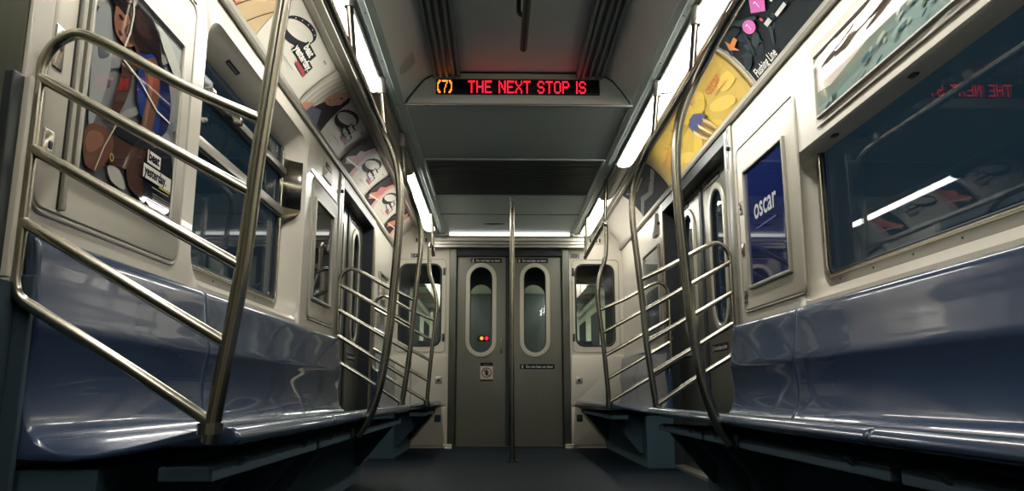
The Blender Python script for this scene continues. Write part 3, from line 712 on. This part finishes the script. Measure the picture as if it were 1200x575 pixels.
# keep only the words that can be read in the photo
a.lay = [l for i_, l in enumerate(a.lay) if not (l[1] == (196, 190, 150))]
a.poly(rc(.39, .51, .056, .060), (150, 148, 130))
make_art('print', WL, 1.895, 1.10, a, (120, 122, 122), t, .009)

# left second panel with dark reflective poster
t, pl, f = posterpanel(-1, 4.36, 5.08, .955, 1.80, 'cream panel around the small dark poster beyond the left window', True)
plate('top_bead', pl, 4.30, 5.16, 1.80, 1.808, .002, .004, M['dkmetal'], t)
t = thing('framed_poster', 'dark glossy framed poster between the left window and the left side doors', 'poster')
framed(t, WL, 4.42, 4.90, 1.09, 1.66)
a = Art(.48, .57)
a.poly(rc(0, .48, .34, .57), (58, 56, 50)); a.poly(rc(.03, .3, .0, .20), (36, 44, 52))
make_art('print', WL, 4.42, 1.09, a, (30, 36, 40), t, .009)
t = thing('wall_switch', 'small dark slotted box on the left wall above the dark poster', 'switch')
plate('switch_box', WL, 4.60, 4.84, 1.86, 1.99, .008, .008, M['panel'], t); plate('switch_slot', WL, 4.64, 4.80, 1.93, 1.965, .004, .004, M['black'], t, .008)
# jamb strip with lock left
for s, y, lb in ((-1, 5.12, 'beside the left side doors'), (1, 4.14, 'beside the right side doors')):
    t = thing('corner_post', 'narrow pale metal corner post %s' % lb, 'post')
    pl = WL if s < 0 else WR; u = -s * y
    plate('post_strip', pl, u - .035, u + .035, .90, 2.03, .004, .012, M['trim'], t)
    loops('lock_knob', pl, [(ell(u, 1.90, .014, .014), .012), (ell(u, 1.90, .011, .011), .028)], M['black'], t, 'solid')
    plate('post_label', pl, u - .02, u + .005, 1.93, 1.99, .003, .002, M['panel'], t, .012)

# left far end: small framed notice
t = thing('framed_poster', 'narrow framed notice on the left wall just before the end wall', 'poster')
framed(t, WL, 6.95, 7.42, 1.12, 1.62)
a = Art(.47, .5); a.poly(rc(.04, .43, .05, .45), (150, 140, 120)); a.poly(rc(.1, .37, .1, .3), (110, 96, 84)); make_art('print', WL, 6.95, 1.12, a, (176, 172, 160), t, .009)
t = thing('framed_poster', 'grey glossy framed poster on the right wall past the side doors', 'poster')
framed(t, WR, -6.72, -6.12, 1.02, 1.72)
a = Art(.6, .7); a.poly(rc(0, .6, .4, .7), (120, 122, 118)); a.poly(rc(.05, .55, .05, .35), (84, 90, 96)); a.poly(rc(0, .6, .38, .42), (176, 176, 168)); make_art('print', WR, -6.72, 1.02, a, (104, 106, 104), t, .009)
t = thing('intercom_box', 'small upright cream box high on the right wall past the side doors', 'box')
plate('box_body', WR, -6.30, -6.14, 1.82, 2.0, .006, .02, M['panel'], t); plate('box_frame', WR, -6.285, -6.155, 1.84, 1.98, .004, .004, M['trim'], t, .02)
loops('knob', WR, [(ell(-6.08, 1.90, .014, .014), .0), (ell(-6.08, 1.90, .01, .01), .02)], M['black'], t, 'solid')

# right poster panel
t, pl, f = posterpanel(1, 3.20, 4.05, .955, 1.86, 'cream hinged panel around the dark blue poster on the right wall', True)
for z in (1.52, 1.29, 1.04):
    o = plate('latch_plate', pl, -4.02, -3.975, z - .035, z + .035, .004, .005, M['tube'], t, .006); plate('latch_slot', pl, -4.008, -3.987, z - .016, z + .016, .003, .002, M['dkmetal'], o, .011)
t = thing('framed_poster', 'dark blue framed poster with large white letters on the right wall', 'poster')
framed(t, WR, -3.90, -3.355, 1.085, 1.685)
a = Art(.545, .60)
a.poly(rc(0, .545, .0, .16), (34, 42, 74))
a.text('oscar', .105, .325, .155, (214, 216, 214), bold=.0025, sx=.92)
a.text('Health insurance made simple', .125, .285, .021, (120, 130, 160))
a.lay.pop()
for k in range(24): a.poly(rc(.13 + k * .0125, .139 + k * .0125, .27, .278), (120, 130, 160))
make_art('print', WR, -3.90, 1.085, a, (26, 38, 88), t, .009)
# small emergency label right jamb
a = Art(.05, .20); a.poly(rc(.008, .042, .10, .19), (60, 96, 80)); a.poly(rc(.008, .042, .01, .08), (90, 94, 90))
tag(make_art('jamb_label', WR, -4.20, 1.78, a, (170, 170, 158), None, .014), 'small green and white label beside the right side doors', 'sign')

# ---------------------------------------------------------------- cove cards
CLN = CL.len
def wristband(a, u, v, sc, c=(34, 34, 42)):
    P = [(u + sc * .16 * math.cos(t), v + sc * .055 * math.sin(t) + sc * .03 * math.cos(t)) for t in [2 * PI * k / 32 for k in range(33)]]
    a.poly(stroke(P[:17], [.014 * sc + .010 * sc * math.sin(PI * k / 16) for k in range(17)]), c)
    a.poly(stroke(P[16:], [.014 * sc + .022 * sc * math.sin(PI * k / 16) for k in range(17)]), c)
    for k in range(2, 7): a.poly(ell(P[k * 2][0], P[k * 2][1], .005 * sc, .003 * sc), (200, 198, 190))
def beat(y0, y1, label, group='wristband cards along the left cove', photo='face', pre=False):
    W = y1 - y0 - .012; a = Art(W, CLN)
    pu = W * .60
    if pre:
        a.poly(rc(0, W, 0, CLN), (190, 164, 118))
        for k in range(9): a.poly(stroke([(k * W / 9, 0), (k * W / 9 + .25, CLN)], .006), (60, 48, 36))
        a.poly([(W - .50, CLN), (W - .22, CLN), (W - .16, CLN * .72), (W - .23, CLN * .35), (W - .26, .02), (W - .34, .02), (W - .32, CLN * .4), (W - .36, CLN * .6), (W - .6, CLN * .7)], (196, 128, 84))
        a.poly([(W - .66, 0), (W - .40, 0), (W - .33, CLN * .55), (W - .42, CLN * .9), (W - .7, CLN * .8)], (44, 32, 48))
        a.poly([(W - .14, CLN), (W, CLN), (W, CLN * .8), (W - .12, CLN * .88)], (62, 54, 78))
    else:
        wristband(a, W * .20, CLN * .70, 1.0)
        a.poly([(W * .30, CLN * .60), (W * .44, CLN * .60), (W * .44, CLN * .76), (W * .30, CLN * .76)], (28, 28, 32))
        a.poly([(W * .26, CLN * .44), (W * .50, CLN * .44), (W * .50, CLN * .60), (W * .26, CLN * .60)], (28, 28, 32))
        a.poly([(W * .36, CLN * .35), (W * .50, CLN * .35), (W * .50, CLN * .43), (W * .36, CLN * .43)], (150, 66, 70))
        a.text('beat', W * .315, CLN * .63, .055, (225, 222, 210), bold=.002, sx=1.25); a.text('yesterday.', W * .268, CLN * .47, .055, (225, 222, 210), bold=.002, sx=W * 1.0)
        for k in range(16): a.poly(rc(W * .22 + k * .012, W * .22 + k * .012 + .008, CLN * .24, CLN * .26), (110, 110, 106))
        a.poly(ell(W * .22, CLN * .10, .009, .009), (150, 150, 50)); a.text('fit', W * .19, CLN * .15, .02, (120, 120, 116)) if 0 else None
        for k in range(5): a.poly(rc(W * .50 + k * .009, W * .50 + k * .009 + .006, CLN * .82, CLN * .86), (70, 70, 70))
        if photo == 'face':
            a.poly([(pu, 0), (W, 0), (W, CLN), (pu + .06, CLN)], (168, 164, 150))
            for k in range(5): a.poly(stroke([(pu + .03 + k * .05, 0), (pu + .12 + k * .05, CLN)], .02), (196, 190, 172))
            a.poly([(pu + .14, .0), (W, 0), (W, CLN * .9), (W - .05, CLN * .97), (W - .14, CLN * .80), (W - .22, CLN * .50), (W - .30, CLN * .2)], (34, 30, 36))
            a.poly([(W - .17, CLN * .92), (W - .07, CLN * .96), (W - .05, CLN * .72), (W - .13, CLN * .52), (W - .20, CLN * .45), (W - .26, CLN * .50), (W - .24, CLN * .66)], (190, 140, 112))
            a.poly(ell(W - .115, CLN * .80, .016, .006, .3), (40, 24, 24)); a.poly(ell(W - .20, CLN * .56, .014, .006, .3), (130, 60, 56)); a.poly(stroke([(W - .15, CLN * .76), (W - .17, CLN * .64), (W - .15, CLN * .62)], .005), (130, 84, 66))
            a.poly([(pu + .05, CLN * .1), (pu + .16, CLN * .26), (pu + .22, CLN * .12), (pu + .15, 0), (pu + .04, 0)], (186, 132, 104))
            a.poly([(pu + .16, CLN * .18), (pu + .30, CLN * .30), (W - .1, 0), (pu + .13, 0)], (60, 66, 92))
        else:
            a.poly([(pu, 0), (W, 0), (W, CLN), (pu + .06, CLN)], (46, 38, 40))
            a.poly([(pu + .10, CLN * .1), (pu + .30, CLN * .35), (pu + .40, CLN * .9), (pu + .30, CLN), (pu + .20, CLN * .5), (pu + .05, CLN * .25)], (184, 116, 84))
            a.poly([(W - .10, 0), (W, 0), (W, CLN), (W - .04, CLN)], (200, 150, 140)); a.poly(stroke([(pu + .05, CLN * .2), (W, CLN * .35)], .012), (214, 206, 190))
            a.poly([(W - .2, CLN * .3), (W - .05, CLN * .5), (W - .08, CLN * .8), (W - .24, CLN * .6)], (176, 96, 88))
    return tag(make_art('cove_card', CL, y0 + .006, 0, a, (204, 200, 184), None, .005, .003), label, 'advertisement', group)
beat(1.9, 3.155, 'cove card of a bent leg over wooden boards, nearest on the left', pre=True)
beat(3.155, 4.391, 'brightly lit cove card with black wristband and a dark-haired face lying sideways')
beat(4.391, 5.391, 'shaded cove card with black wristband, next after the lying face card', photo='run')
beat(5.391, 6.344, 'cove card with pale bands and reddish figures, third from the end wall on the left' if 0 else 'cove card over the left side doors, lit from its far end', photo='run')
beat(6.344, 7.489, 'last small lit cove card before the end wall on the left', photo='run')
# right: route map
def card(name, y0, y1, art, base, label): # y0 far? right side u=-y ; art drawn from far end
    return tag(make_art(name, CR, -y1 + .006, 0, art, base, None, .005, .003), label, 'advertisement')
W = 1.95; a = Art(W - .012, CLN)
for k in range(26): a.poly(ell(random.uniform(.0, .5), random.uniform(.1, CLN), random.uniform(.03, .09), random.uniform(.01, .03), random.uniform(-1, 1), 12), random.choice([(30, 42, 46), (40, 54, 56), (34, 46, 50), (48, 62, 62)]))
a.text('Flushing Line', .055, .018, .062, (220, 220, 212), bold=.0008, sx=.85)
a.poly([(.04, CLN * .77), (.085, CLN * .93), (.09, CLN * .82), (.16, CLN * .84), (.16, CLN * .76), (.09, CLN * .73), (.10, CLN * .62)], (206, 128, 66))
PK = (206, 108, 176)
a.poly(ell(.31, CLN * .72, .055, .034, 0, 24), PK); a.text('7', .297, CLN * .66, .05, (238, 224, 232)); a.poly(ell(.42, CLN * .62, .010, .010), (190, 70, 60)); a.poly(rc(.41, .47, CLN * .47, CLN * .55), (190, 190, 186))
a.poly([(.41, CLN * .82), (.49, CLN * .97), (.57, CLN * .80), (.49, CLN * .65)], PK); a.text('7', .478, CLN * .76, .05, (238, 224, 232)); a.poly(rc(.52, .63, CLN * .44, CLN * .50), (200, 200, 196)); a.poly(ell(.58, CLN * .68, .01, .01), (200, 200, 196))
a.poly(rrect(.72, 1.25, CLN * .60, CLN * .72, .016), PK); a.poly(rc(.70, .76, CLN * .40, CLN * .50), (190, 190, 186))
cols = [(210, 80, 60), (70, 110, 190), (220, 180, 60), (90, 160, 90), (230, 130, 60), (200, 200, 196)]
for i_ in range(7):
    for j in range(5): a.poly(ell(.82 + i_ * .045, CLN * (.52 - j * .075), .008, .006, 0, 8), cols[(i_ * 2 + j) % 6])
for k in range(8): a.poly(rc(1.2, 1.45, CLN * (.55 - k * .06), CLN * (.57 - k * .06)), (130, 134, 130))
card('route_map_card', 1.68, 3.63, a, (22, 30, 34), 'black cove card reading Flushing Line with pink symbols, upper right')
# divider
for y in (3.65,):
    bm = bmesh.new()
    pp = [CR.P(-y, CR.len * k / 12, .006) for k in range(13)]; add_tube(bm, pp, .008, 8)
    tag(link_mesh('card_divider', bm, M['cream'], None, True), 'cream rib between the black map card and the yellow card', 'trim strip')
# yellow
W = 1.94; a = Art(W - .012, CLN)
for k in range(14): a.poly(ell(random.uniform(.2, 1.8), random.uniform(.03, CLN - .03), random.uniform(.08, .2), .04, random.uniform(-.4, .4), 14), random.choice([(214, 182, 74), (208, 176, 68), (218, 188, 84)]))
a.text('oscar', 1.50, CLN * .60, .085, (204, 124, 56), bold=.001, sx=1.35); 
for k in range(14): a.poly(rc(1.55 + k * .016, 1.56 + k * .016, CLN * .50, CLN * .53), (196, 140, 70))
a.poly(rc(1.87, 1.93, 0, CLN), (188, 160, 76))
a.poly([(1.00, CLN * .38), (1.02, CLN * .54), (1.10, CLN * .64), (1.20, CLN * .64), (1.28, CLN * .52), (1.30, CLN * .40), (1.12, CLN * .36)], (72, 78, 120))
for k in range(5): a.poly(stroke([(1.02 + k * .055, CLN * .40), (1.06 + k * .06, CLN * .18), (1.12 + k * .05, CLN * .05)], [.034, .026, .012]), [(216, 196, 150), (96, 84, 66), (222, 204, 160), (120, 96, 70), (206, 180, 130)][k])
for u, v, c in ((.80, .80, (150, 130, 60)), (.95, .86, (186, 120, 60)), (1.05, .78, (120, 140, 70)), (.62, .66, (170, 140, 60)), (1.30, .82, (180, 110, 60)), (.70, .50, (160, 140, 80)), (.5, .7, (190, 130, 60))):
    a.poly(ell(u, v * CLN, .028, .010, random.uniform(-1, 1), 10), c)
a.poly(stroke([(.86, CLN * .66), (.93, CLN * .72), (1.0, CLN * .66)], .012), (96, 110, 80)); a.poly(stroke([(.93, CLN * .84), (.93, CLN * .62)], .010), (96, 110, 80))
for u, v in ((.22, .55), (.22, .38), (.48, .5)):
    for k in range(5): a.poly(rrect(u + k * .05, u + k * .05 + .034, CLN * v, CLN * (v + .11), .01), (212, 150, 66))
card('yellow_card', 3.68, 5.62, a, (200, 170, 74), 'bright yellow cove card with small orange lettering on the right')
W = 1.02; a = Art(W - .012, CLN)
a.poly([(0, CLN * .2), (.3, CLN * .5), (.55, CLN * .42), (1.0, CLN * .75), (1.0, CLN * .62), (.6, CLN * .28), (.3, CLN * .34), (0, CLN * .05)], (96, 98, 94))
a.poly(stroke([(.1, CLN * .9), (.35, CLN * .7), (.7, CLN * .8)], .012), (110, 110, 104))
for k in range(3): a.poly(rc(.62 + k * .07, .66 + k * .07, CLN * .55, CLN * .7), (60, 62, 60))
card('dark_card', 5.63, 6.65, a, (22, 30, 36), 'glossy black cove card with grey curves beyond the yellow card')

# ---------------------------------------------------------------- red letter sign
t = thing('letter_sign', 'hanging arched sign panel with red lit letters THE NEXT STOP IS', 'sign')
SG = Flat((0, 4.205, 0), (1, 0, 0), (0, 0, 1))
arch = [(-.655, 2.176), (-.64, 2.205), (-.60, 2.262), (-.55, 2.325), (-.50, 2.358), (-.43, 2.374), (.43, 2.374), (.50, 2.358), (.55, 2.325), (.60, 2.262), (.64, 2.205), (.655, 2.176)]
bm = bmesh.new()
A = [bm.verts.new(SG.P(u, v, 0)) for u, v in arch]; B = [bm.verts.new(SG.P(u, v, -.03)) for u, v in arch]
for k in range(len(A)): bm.faces.new((A[k], A[(k + 1) % len(A)], B[(k + 1) % len(A)], B[k]))
bm.faces.new(A); bm.faces.new(B[::-1]); link_mesh('sign_panel', bm, M['ceil2'], t)
bm = bmesh.new(); inn = arch
add_tube(bm, [SG.P(u, v, .002) for u, v in arch], .005, 8); link_mesh('sign_seal', bm, M['black'], t, True)
plate('bottom_lip', SG, -.66, .66, 2.168, 2.182, .003, .012, M['trim'], t)
ringframe('window_rim', SG, (-.478, .472, 2.238, 2.334), .006, .004, .006, M['dkmetal'], t)
plate('display_window', SG, -.472, .466, 2.243, 2.329, .002, .003, M['ledoff'], t, .001)
F5 = {'T': ['11111', '00100', '00100', '00100', '00100', '00100', '00100'], 'H': ['10001', '10001', '10001', '11111', '10001', '10001', '10001'],
 'E': ['11111', '10000', '10000', '11110', '10000', '10000', '11111'], 'N': ['10001', '11001', '10101', '10101', '10011', '10001', '10001'],
 'X': ['10001', '10001', '01010', '00100', '01010', '10001', '10001'], 'S': ['01110', '10001', '10000', '01110', '00001', '10001', '01110'],
 'O': ['01110', '10001', '10001', '10001', '10001', '10001', '01110'], 'P': ['11110', '10001', '10001', '11110', '10000', '10000', '10000'],
 'I': ['1', '1', '1', '1', '1', '1', '1'], ' ': ['000'] * 7, '(': ['011', '110', '100', '100', '100', '110', '011'], ')': ['110', '011', '001', '001', '001', '011', '110'],
 '7': ['11111', '00001', '00010', '00010', '00100', '00100', '00100']}
def led(s, u0, u1, v0, v1, m, nm):
    cols_ = sum(len(F5[c][0]) + 1 for c in s) - 1; du = (u1 - u0) / cols_; dv = (v1 - v0) / 7; cx = 0
    for c in s:
        g = F5[c]; bm = bmesh.new()
        for r_ in range(7):
            for k, ch in enumerate(g[r_]):
                if ch == '1':
                    u = u0 + (cx + k) * du; v = v1 - (r_ + 1) * dv
                    p = [SG.P(*q_, .0052) for q_ in rrect(u + du * .04, u + du * .96, v + dv * .04, v + dv * .96, du * .35, 2)]
                    bm.faces.new([bm.verts.new(x) for x in p])
        cx += len(g[0]) + 1
        if c != ' ': link_mesh(nm, bm, m, t, 'keep')
        else: bm.free()
led('THE NEXT STOP IS', -.292, .392, 2.247, 2.324, M['red'], 'red_letter')
led('(7)', -.470, -.385, 2.246, 2.326, M['amber'], 'amber_character')

# centre ceiling rail end
t = thing('ceiling_rail', 'short dark tube hanging along the middle of the raised ceiling', 'rail')
tube('rail_tube', [(.012, 2.2, 2.29), (.012, 3.70, 2.29)], .019, M['dkmetal'], t, False)
bm = bmesh.new(); bmesh.ops.create_uvsphere(bm, u_segments=14, v_segments=8, radius=.019); bmesh.ops.translate(bm, vec=(.012, 3.70, 2.29), verts=bm.verts); link_mesh('rail_end', bm, M['dkmetal'], t, True)
for y in (2.5, 3.36):
    tube('rail_bracket', [(.012, y, 2.29), (-.02, y, 2.31), (-.022, y, 2.378)], .011, M['black'], t)

# ---------------------------------------------------------------- benches
PROF = [(1.198, .905), (1.186, .906), (1.172, .893), (1.166, .86), (1.160, .80), (1.150, .735), (1.143, .69), (1.150, .65), (1.158, .58), (1.155, .52), (1.138, .462), (1.105, .428), (1.05, .412), (.98, .414), (.90, .43), (.82, .45), (.765, .463), (.725, .470), (.698, .466), (.684, .450), (.684, .438), (.698, .428)]
def bench(s, y0, y1, label, base=True):
    t = thing('bench', label, 'bench', 'slate blue benches along both walls')
    top = [(p.x, p.y) for p in catmull([(x, z, 0) for x, z in PROF], 4)]
    und = [(.76, .425), (.84, .425), (.92, .408), (1.05, .392), (1.198, .40)]
    full = top + und
    cx, cz = 1.05, .55
    def prof(ins):
        if not ins: return full
        n = len(full); out = []
        for i, (x, z) in enumerate(full):
            a = Vector(full[i - 1]); b = Vector(full[(i + 1) % n]); d = (b - a).normalized(); nn = Vector((-d.y, d.x))
            out.append((min(1.198, x + nn.x * ins), z + nn.y * ins))
        return out
    L = y1 - y0; ys = [(y0, .005), (y0 + .002, .002), (y0 + .006, 0), (y0 + .02, 0)] + [(y0 + L * k / 10, 0) for k in range(1, 10)] + [(y1 - .02, 0), (y1 - .006, 0), (y1 - .002, .002), (y1, .005)]
    # inset direction test
    tst = prof(.01); sgn = 1 if tst[60][1] < full[60][1] else -1
    bm = bmesh.new(); R = [[bm.verts.new((s * x, y, z)) for x, z in prof(i_ * sgn)] for y, i_ in ys]
    n = len(full)
    for A, B in zip(R, R[1:]):
        for k in range(n): bm.faces.new((A[k], A[(k + 1) % n], B[(k + 1) % n], B[k]))
    bm.faces.new(R[0]); bm.faces.new(R[-1][::-1])
    autosmooth(link_mesh('seat_shell', bm, M['seat'], t), 45)
    box('base_box', M['base'], s * .99, s * 1.195, y0 + .02, y1 - .02, .0, .377, t, .004)
    box('base_rail', M['under'], s * .74, s * .86, y0 + .02, y1 - .02, .35, .382, t, .004)
    for y in (y0 + .2, y1 - .2):
        bm = bmesh.new(); v = [(.72, .392), (.995, .376), (.995, .10), (.97, .10)]
        A = [bm.verts.new((s * x, y - .012, z)) for x, z in v]; B = [bm.verts.new((s * x, y + .012, z)) for x, z in v]
        for k in range(4): bm.faces.new((A[k], A[(k + 1) % 4], B[(k + 1) % 4], B[k]))
        bm.faces.new(A); bm.faces.new(B[::-1]); link_mesh('support_bracket', bm, M['under'], t)
    return t
bench(-1, 1.735, 2.768, 'blue bench section behind the near left guard rail, its end facing us')
bench(-1, 2.772, 5.14, 'long blue bench section under the left window, up to the left side doors')
bench(-1, 6.68, 7.985, 'short blue bench at the far left beside the end wall')
bench(1, .15, 1.70, 'nearest blue bench section at the right picture edge')
bench(1, 1.704, 3.278, 'blue bench section under the right side window')
bench(1, 3.282, 4.19, 'short blue bench section below the dark blue poster on the right')
bench(1, 5.80, 7.985, 'short blue bench at the far right beside the end wall')

# ---------------------------------------------------------------- guard rails (windscreens)
NEAR = [(.745, .435), (.735, .52), (.70, .80), (.682, 1.05), (.655, 1.35), (.642, 1.50), (.645, 1.64)]
FAR = [(.712, .435), (.70, .62), (.675, .93), (.648, 1.18), (.645, 1.32), (.665, 1.43), (.705, 1.56), (.716, 1.68), (.716, 1.80)]
def stx(P, z):
    for (x0, z0), (x1, z1) in zip(P, P[1:]):
        if z0 <= z <= z1: return x0 + (x1 - x0) * (z - z0) / (z1 - z0)
    return P[-1][0]
def guard(s, Y, P, label, top):
    t = thing('guard_rail', label, 'guard rail', 'tubular guard rails at the bench ends')
    pts = [(s * x, Y, z) for x, z in P] + [(s * x, Y + dy, z) for x, dy, z in top]
    tube('pole', pts, .0175, M['tube'], t)
    bm = bmesh.new(); add_tube(bm, [(s * P[0][0], Y, .455), (s * P[0][0], Y, .478)], .027, 18); link_mesh('pole_collar', bm, M['tube'], t)
    r = .0135
    e = stx(P, 1.163)
    # hooped wall post: starts at low rail, up the wall, over the top and down to the pole
    lowp = [(s * stx(P, .477), Y, .477), (s * .95, Y, .615), (s * 1.12, Y, .715), (s * 1.165, Y, .745), (s * 1.182, Y, .78), (s * 1.184, Y, .84)]
    up = [(s * 1.184, Y, z) for z in (.95, 1.05, 1.15, 1.26)] + [(s * 1.178, Y, 1.305), (s * 1.155, Y, 1.347), (s * 1.11, Y, 1.37), (s * 1.065, Y, 1.357), (s * 1.00, Y, 1.325), (s * .85, Y, 1.242), (s * e, Y, 1.158)]
    tube('hoop_tube', lowp + up, r, M['tube'], t, n=12)
    for zl, zr in ((1.262, .985), (1.09, .815), (.92, .645)):
        tube('rail', [(s * 1.184, Y, zl), (s * stx(P, zr), Y, zr)], r, M['tube'], t, False, 12)
    for z in (.95, 1.2):
        tube('wall_fixing', [(s * 1.184, Y, z), (s * 1.2, Y, z)], .010, M['tube'], t, False, 10)
NT = [(.668, -.03, 1.745), (.693, -.10, 1.815), (.70, -.22, 1.848), (.70, -.38, 1.853)]
guard(-1, 1.70, [(x - .012, z) for x, z in NEAR], 'large steel guard rail with sloping bars in the left foreground', NT)
guard(-1, 5.16, NEAR, 'steel guard rail before the left side doors, behind the bowed left pole', NT)
guard(-1, 6.65, FAR, 'farthest steel guard rail on the left, past the side doors', [])
guard(1, 4.21, NEAR, 'steel guard rail before the right side doors, behind the bowed right pole', NT)
guard(1, 5.77, FAR, 'farthest steel guard rail on the right, past the side doors', [])
guardless = None
# bowed poles joined to the seat fronts
BOW = [(.715, .365), (.69, .40), (.655, .47), (.62, .60), (.592, .80), (.577, 1.0), (.562, 1.25), (.560, 1.42), (.583, 1.58), (.64, 1.72)]
for s, Y, lb in ((1, 2.80, 'bowed steel pole curling under the right bench front'), (-1, 3.38, 'bowed steel pole curling under the left bench front')):
    t = thing('bowed_pole', lb, 'pole', 'bowed poles at the bench fronts')
    tube('pole_tube', [(s * x, Y, z) for x, z in BOW] + [(s * .68, Y - .06, 1.80), (s * .697, Y - .16, 1.842), (s * .70, Y - .32, 1.853)], .019, M['tube'], t)
    bm = bmesh.new(); add_tube(bm, [(s * .713, Y, .368), (s * .735, Y, .352), (s * .74, Y, .395)], .012, 10); link_mesh('foot_bracket', bm, M['dkmetal'], t)
# overhead handrails
def orail(s, y0, y1, sup, label, far=False):
    t = thing('overhead_handrail', label, 'handrail', 'overhead steel handrails')
    z = 1.853
    pts = [(s * .70, y0, z), (s * .70, y1, z)]
    bm = bmesh.new(); add_tube(bm, pts, .0175, 14); autosmooth(link_mesh('rail_tube', bm, M['tube'], t), 50)
    for y in sup:
        bm = bmesh.new(); add_tube(bm, [(s * .705, y, z), (s * .72, y, 2.0), (s * .74, y, 2.19)], .0155, 12); autosmooth(link_mesh('drop_support', bm, M['tube'], t), 50)
        bm = bmesh.new(); add_tube(bm, [(s * .733, y, 2.10), (s * .74, y, 2.19)], .021, 14); autosmooth(link_mesh('support_sleeve', bm, M['trim'], t), 50)
    return t
orail(1, -1.5, 3.90, (.6, 2.05, 3.06, 3.99 - .12), 'overhead steel handrail along the right side, below the yellow card')
orail(-1, -1.5, 4.85, (.6, 1.9, 2.93, 3.86, 4.75), 'overhead steel handrail along the left side of the car')
for s, y0, y1, lb in ((1, 5.77, 7.12, 'right'), (-1, 6.65, 7.00, 'left')):
    t = thing('overhead_handrail', 'short overhead handrail near the end wall on the %s' % lb, 'handrail', 'overhead steel handrails')
    tube('rail_tube', [(s * .716, y0, 1.80), (s * .714, y0 + .02, 1.825), (s * .71, y0 + .07, 1.835), (s * .71, y1, 1.80)], .0175, M['tube'], t)
    bm = bmesh.new(); add_tube(bm, [(s * .71, y1, 1.785), (s * .72, y1, 2.0), (s * .735, y1, 2.19)], .0155, 12); autosmooth(link_mesh('drop_support', bm, M['tube'], t), 50)
    if s > 0:
        bm = bmesh.new(); add_tube(bm, [(.715, y0 + .05, 1.83), (.735, y0 + .05, 2.19)], .0155, 12); autosmooth(link_mesh('drop_support', bm, M['tube'], t), 50)
# centre pole
t = thing('centre_pole', 'straight vertical steel pole in the middle of the car before the end doors', 'pole')
bm = bmesh.new(); add_tube(bm, [(.007, 6.42, .0), (.007, 6.42, 2.2)], .0195, 18); autosmooth(link_mesh('pole_tube', bm, M['tube'], t), 50)
for z0, z1, r in ((0, .012, .05), (.012, .05, .026), (2.16, 2.19, .024), (2.188, 2.199, .04)):
    bm = bmesh.new(); add_tube(bm, [(.007, 6.42, z0), (.007, 6.42, z1)], r, 22); autosmooth(link_mesh('flange' if r > .03 else 'sleeve', bm, M['tube' if z0 < 1 else 'ceil'], t), 50)

# ---------------------------------------------------------------- the next car seen through the end windows
t = thing('next_car', 'dim greenish neighbouring car seen through the end door and end windows', 'train car')
NF = Flat((0, 8.75, 0), (1, 0, 0), (0, 0, 1))
bm = bmesh.new()
for a0, b0, wn, r in ((-1.3, -.62, (-1.12, -.72, .95, 1.78), .09), (.63, 1.3, (.72, 1.12, .95, 1.78), .09), (-.62, .0, (-.43, -.17, .9, 1.77), .13), (.0, .63, (.17, .43, .9, 1.77), .13)):
    ringf(bm, NF, [(rrect(a0, b0, .8, 2.3, .001), 0), (rrect(*wn, r), 0), (rrect(*wn, r), -.04)])
rectf(bm, NF, -1.3, 1.3, -.2, .8); rectf(bm, NF, -1.3, 1.3, 2.3, 2.6)
link_mesh('end_wall', bm, M['dkmetal'], t)
box('floor_pan', M['shade_teal'], -1.3, 1.3, 8.8, 13, -.1, 0, t); box('roof_lining', M['greenwall'], -1.3, 1.3, 8.8, 13, 2.2, 2.26, t)
for s in (-1, 1):
    box('side_lining', M['greenwall'], s * 1.2, s * 1.26, 8.8, 13, 0, 2.2, t)
    box('lamp_row', M['greenlamp'], s * .8, s * .95, 9.0, 12.8, 2.14, 2.18, t)
    box('bench_row', M['seat'], s * .75, s * 1.19, 9.0, 12.8, .4, .46, t)
    for y in (9.3, 10.4, 11.5): tube('pole', [(s * .68, y, 0), (s * .66, y, 1.2), (s * .70, y, 2.14)], .018, M['tube'], t)
    for y in (9.9, 11.4): box('window', M['black'], s * 1.19, s * 1.2, y, y + .8, 1.1, 1.6, t)
for s in (-1, 1):
    for k in range(6): box('card', [ink(60, 66, 70), ink(190, 188, 170), ink(120, 90, 80)][k % 3], s * 1.0, s * 1.19, 9.0 + k * .6, 9.55 + k * .6, 1.85, 2.1, t)
    for y in (10.6,): box('partition', M['dkmetal'], s * .7, s * 1.19, y, y + .03, .46, 1.25, t)
    box('handrail', M['tube'], s * .66, s * .69, 9.0, 12.5, 1.82, 1.85, t)
for x in (-.55, .55): box('vestibule_post', M['dkmetal'], x - .06, x + .06, 9.05, 9.12, 0, 2.2, t)
box('vestibule_header', M['dkmetal'], -.6, .6, 9.05, 9.12, 1.9, 2.2, t)
box('centre_board', ink(44, 50, 54), -.5, .5, 9.6, 9.64, 1.95, 2.2, t)
box('rear_wall', M['dkmetal'], -1.3, 1.3, 12.95, 13.0, 0, 2.3, t)
t = thing('tail_lamps', 'red and amber lamps glowing behind the left end door window', 'light')
for x, m in ((-.29, 'amber'), (-.235, 'red')):
    bm = bmesh.new(); bmesh.ops.create_uvsphere(bm, u_segments=14, v_segments=8, radius=.02); bmesh.ops.scale(bm, vec=(1, .4, 1), verts=bm.verts); bmesh.ops.translate(bm, vec=(x, 8.66, 1.15), verts=bm.verts)
    link_mesh('lamp_bulb', bm, M[m], t, True)
box('lamp_bar', M['black'], -.33, -.20, 8.665, 8.75, 1.12, 1.18, t)
# end and rear closing wall of this car behind the viewer
struct(box('wall_back', M['panel'], -1.3, 1.3, Y0 - .05, Y0, 0, 2.45), 'cream wall closing the car behind the viewer', 'wall')
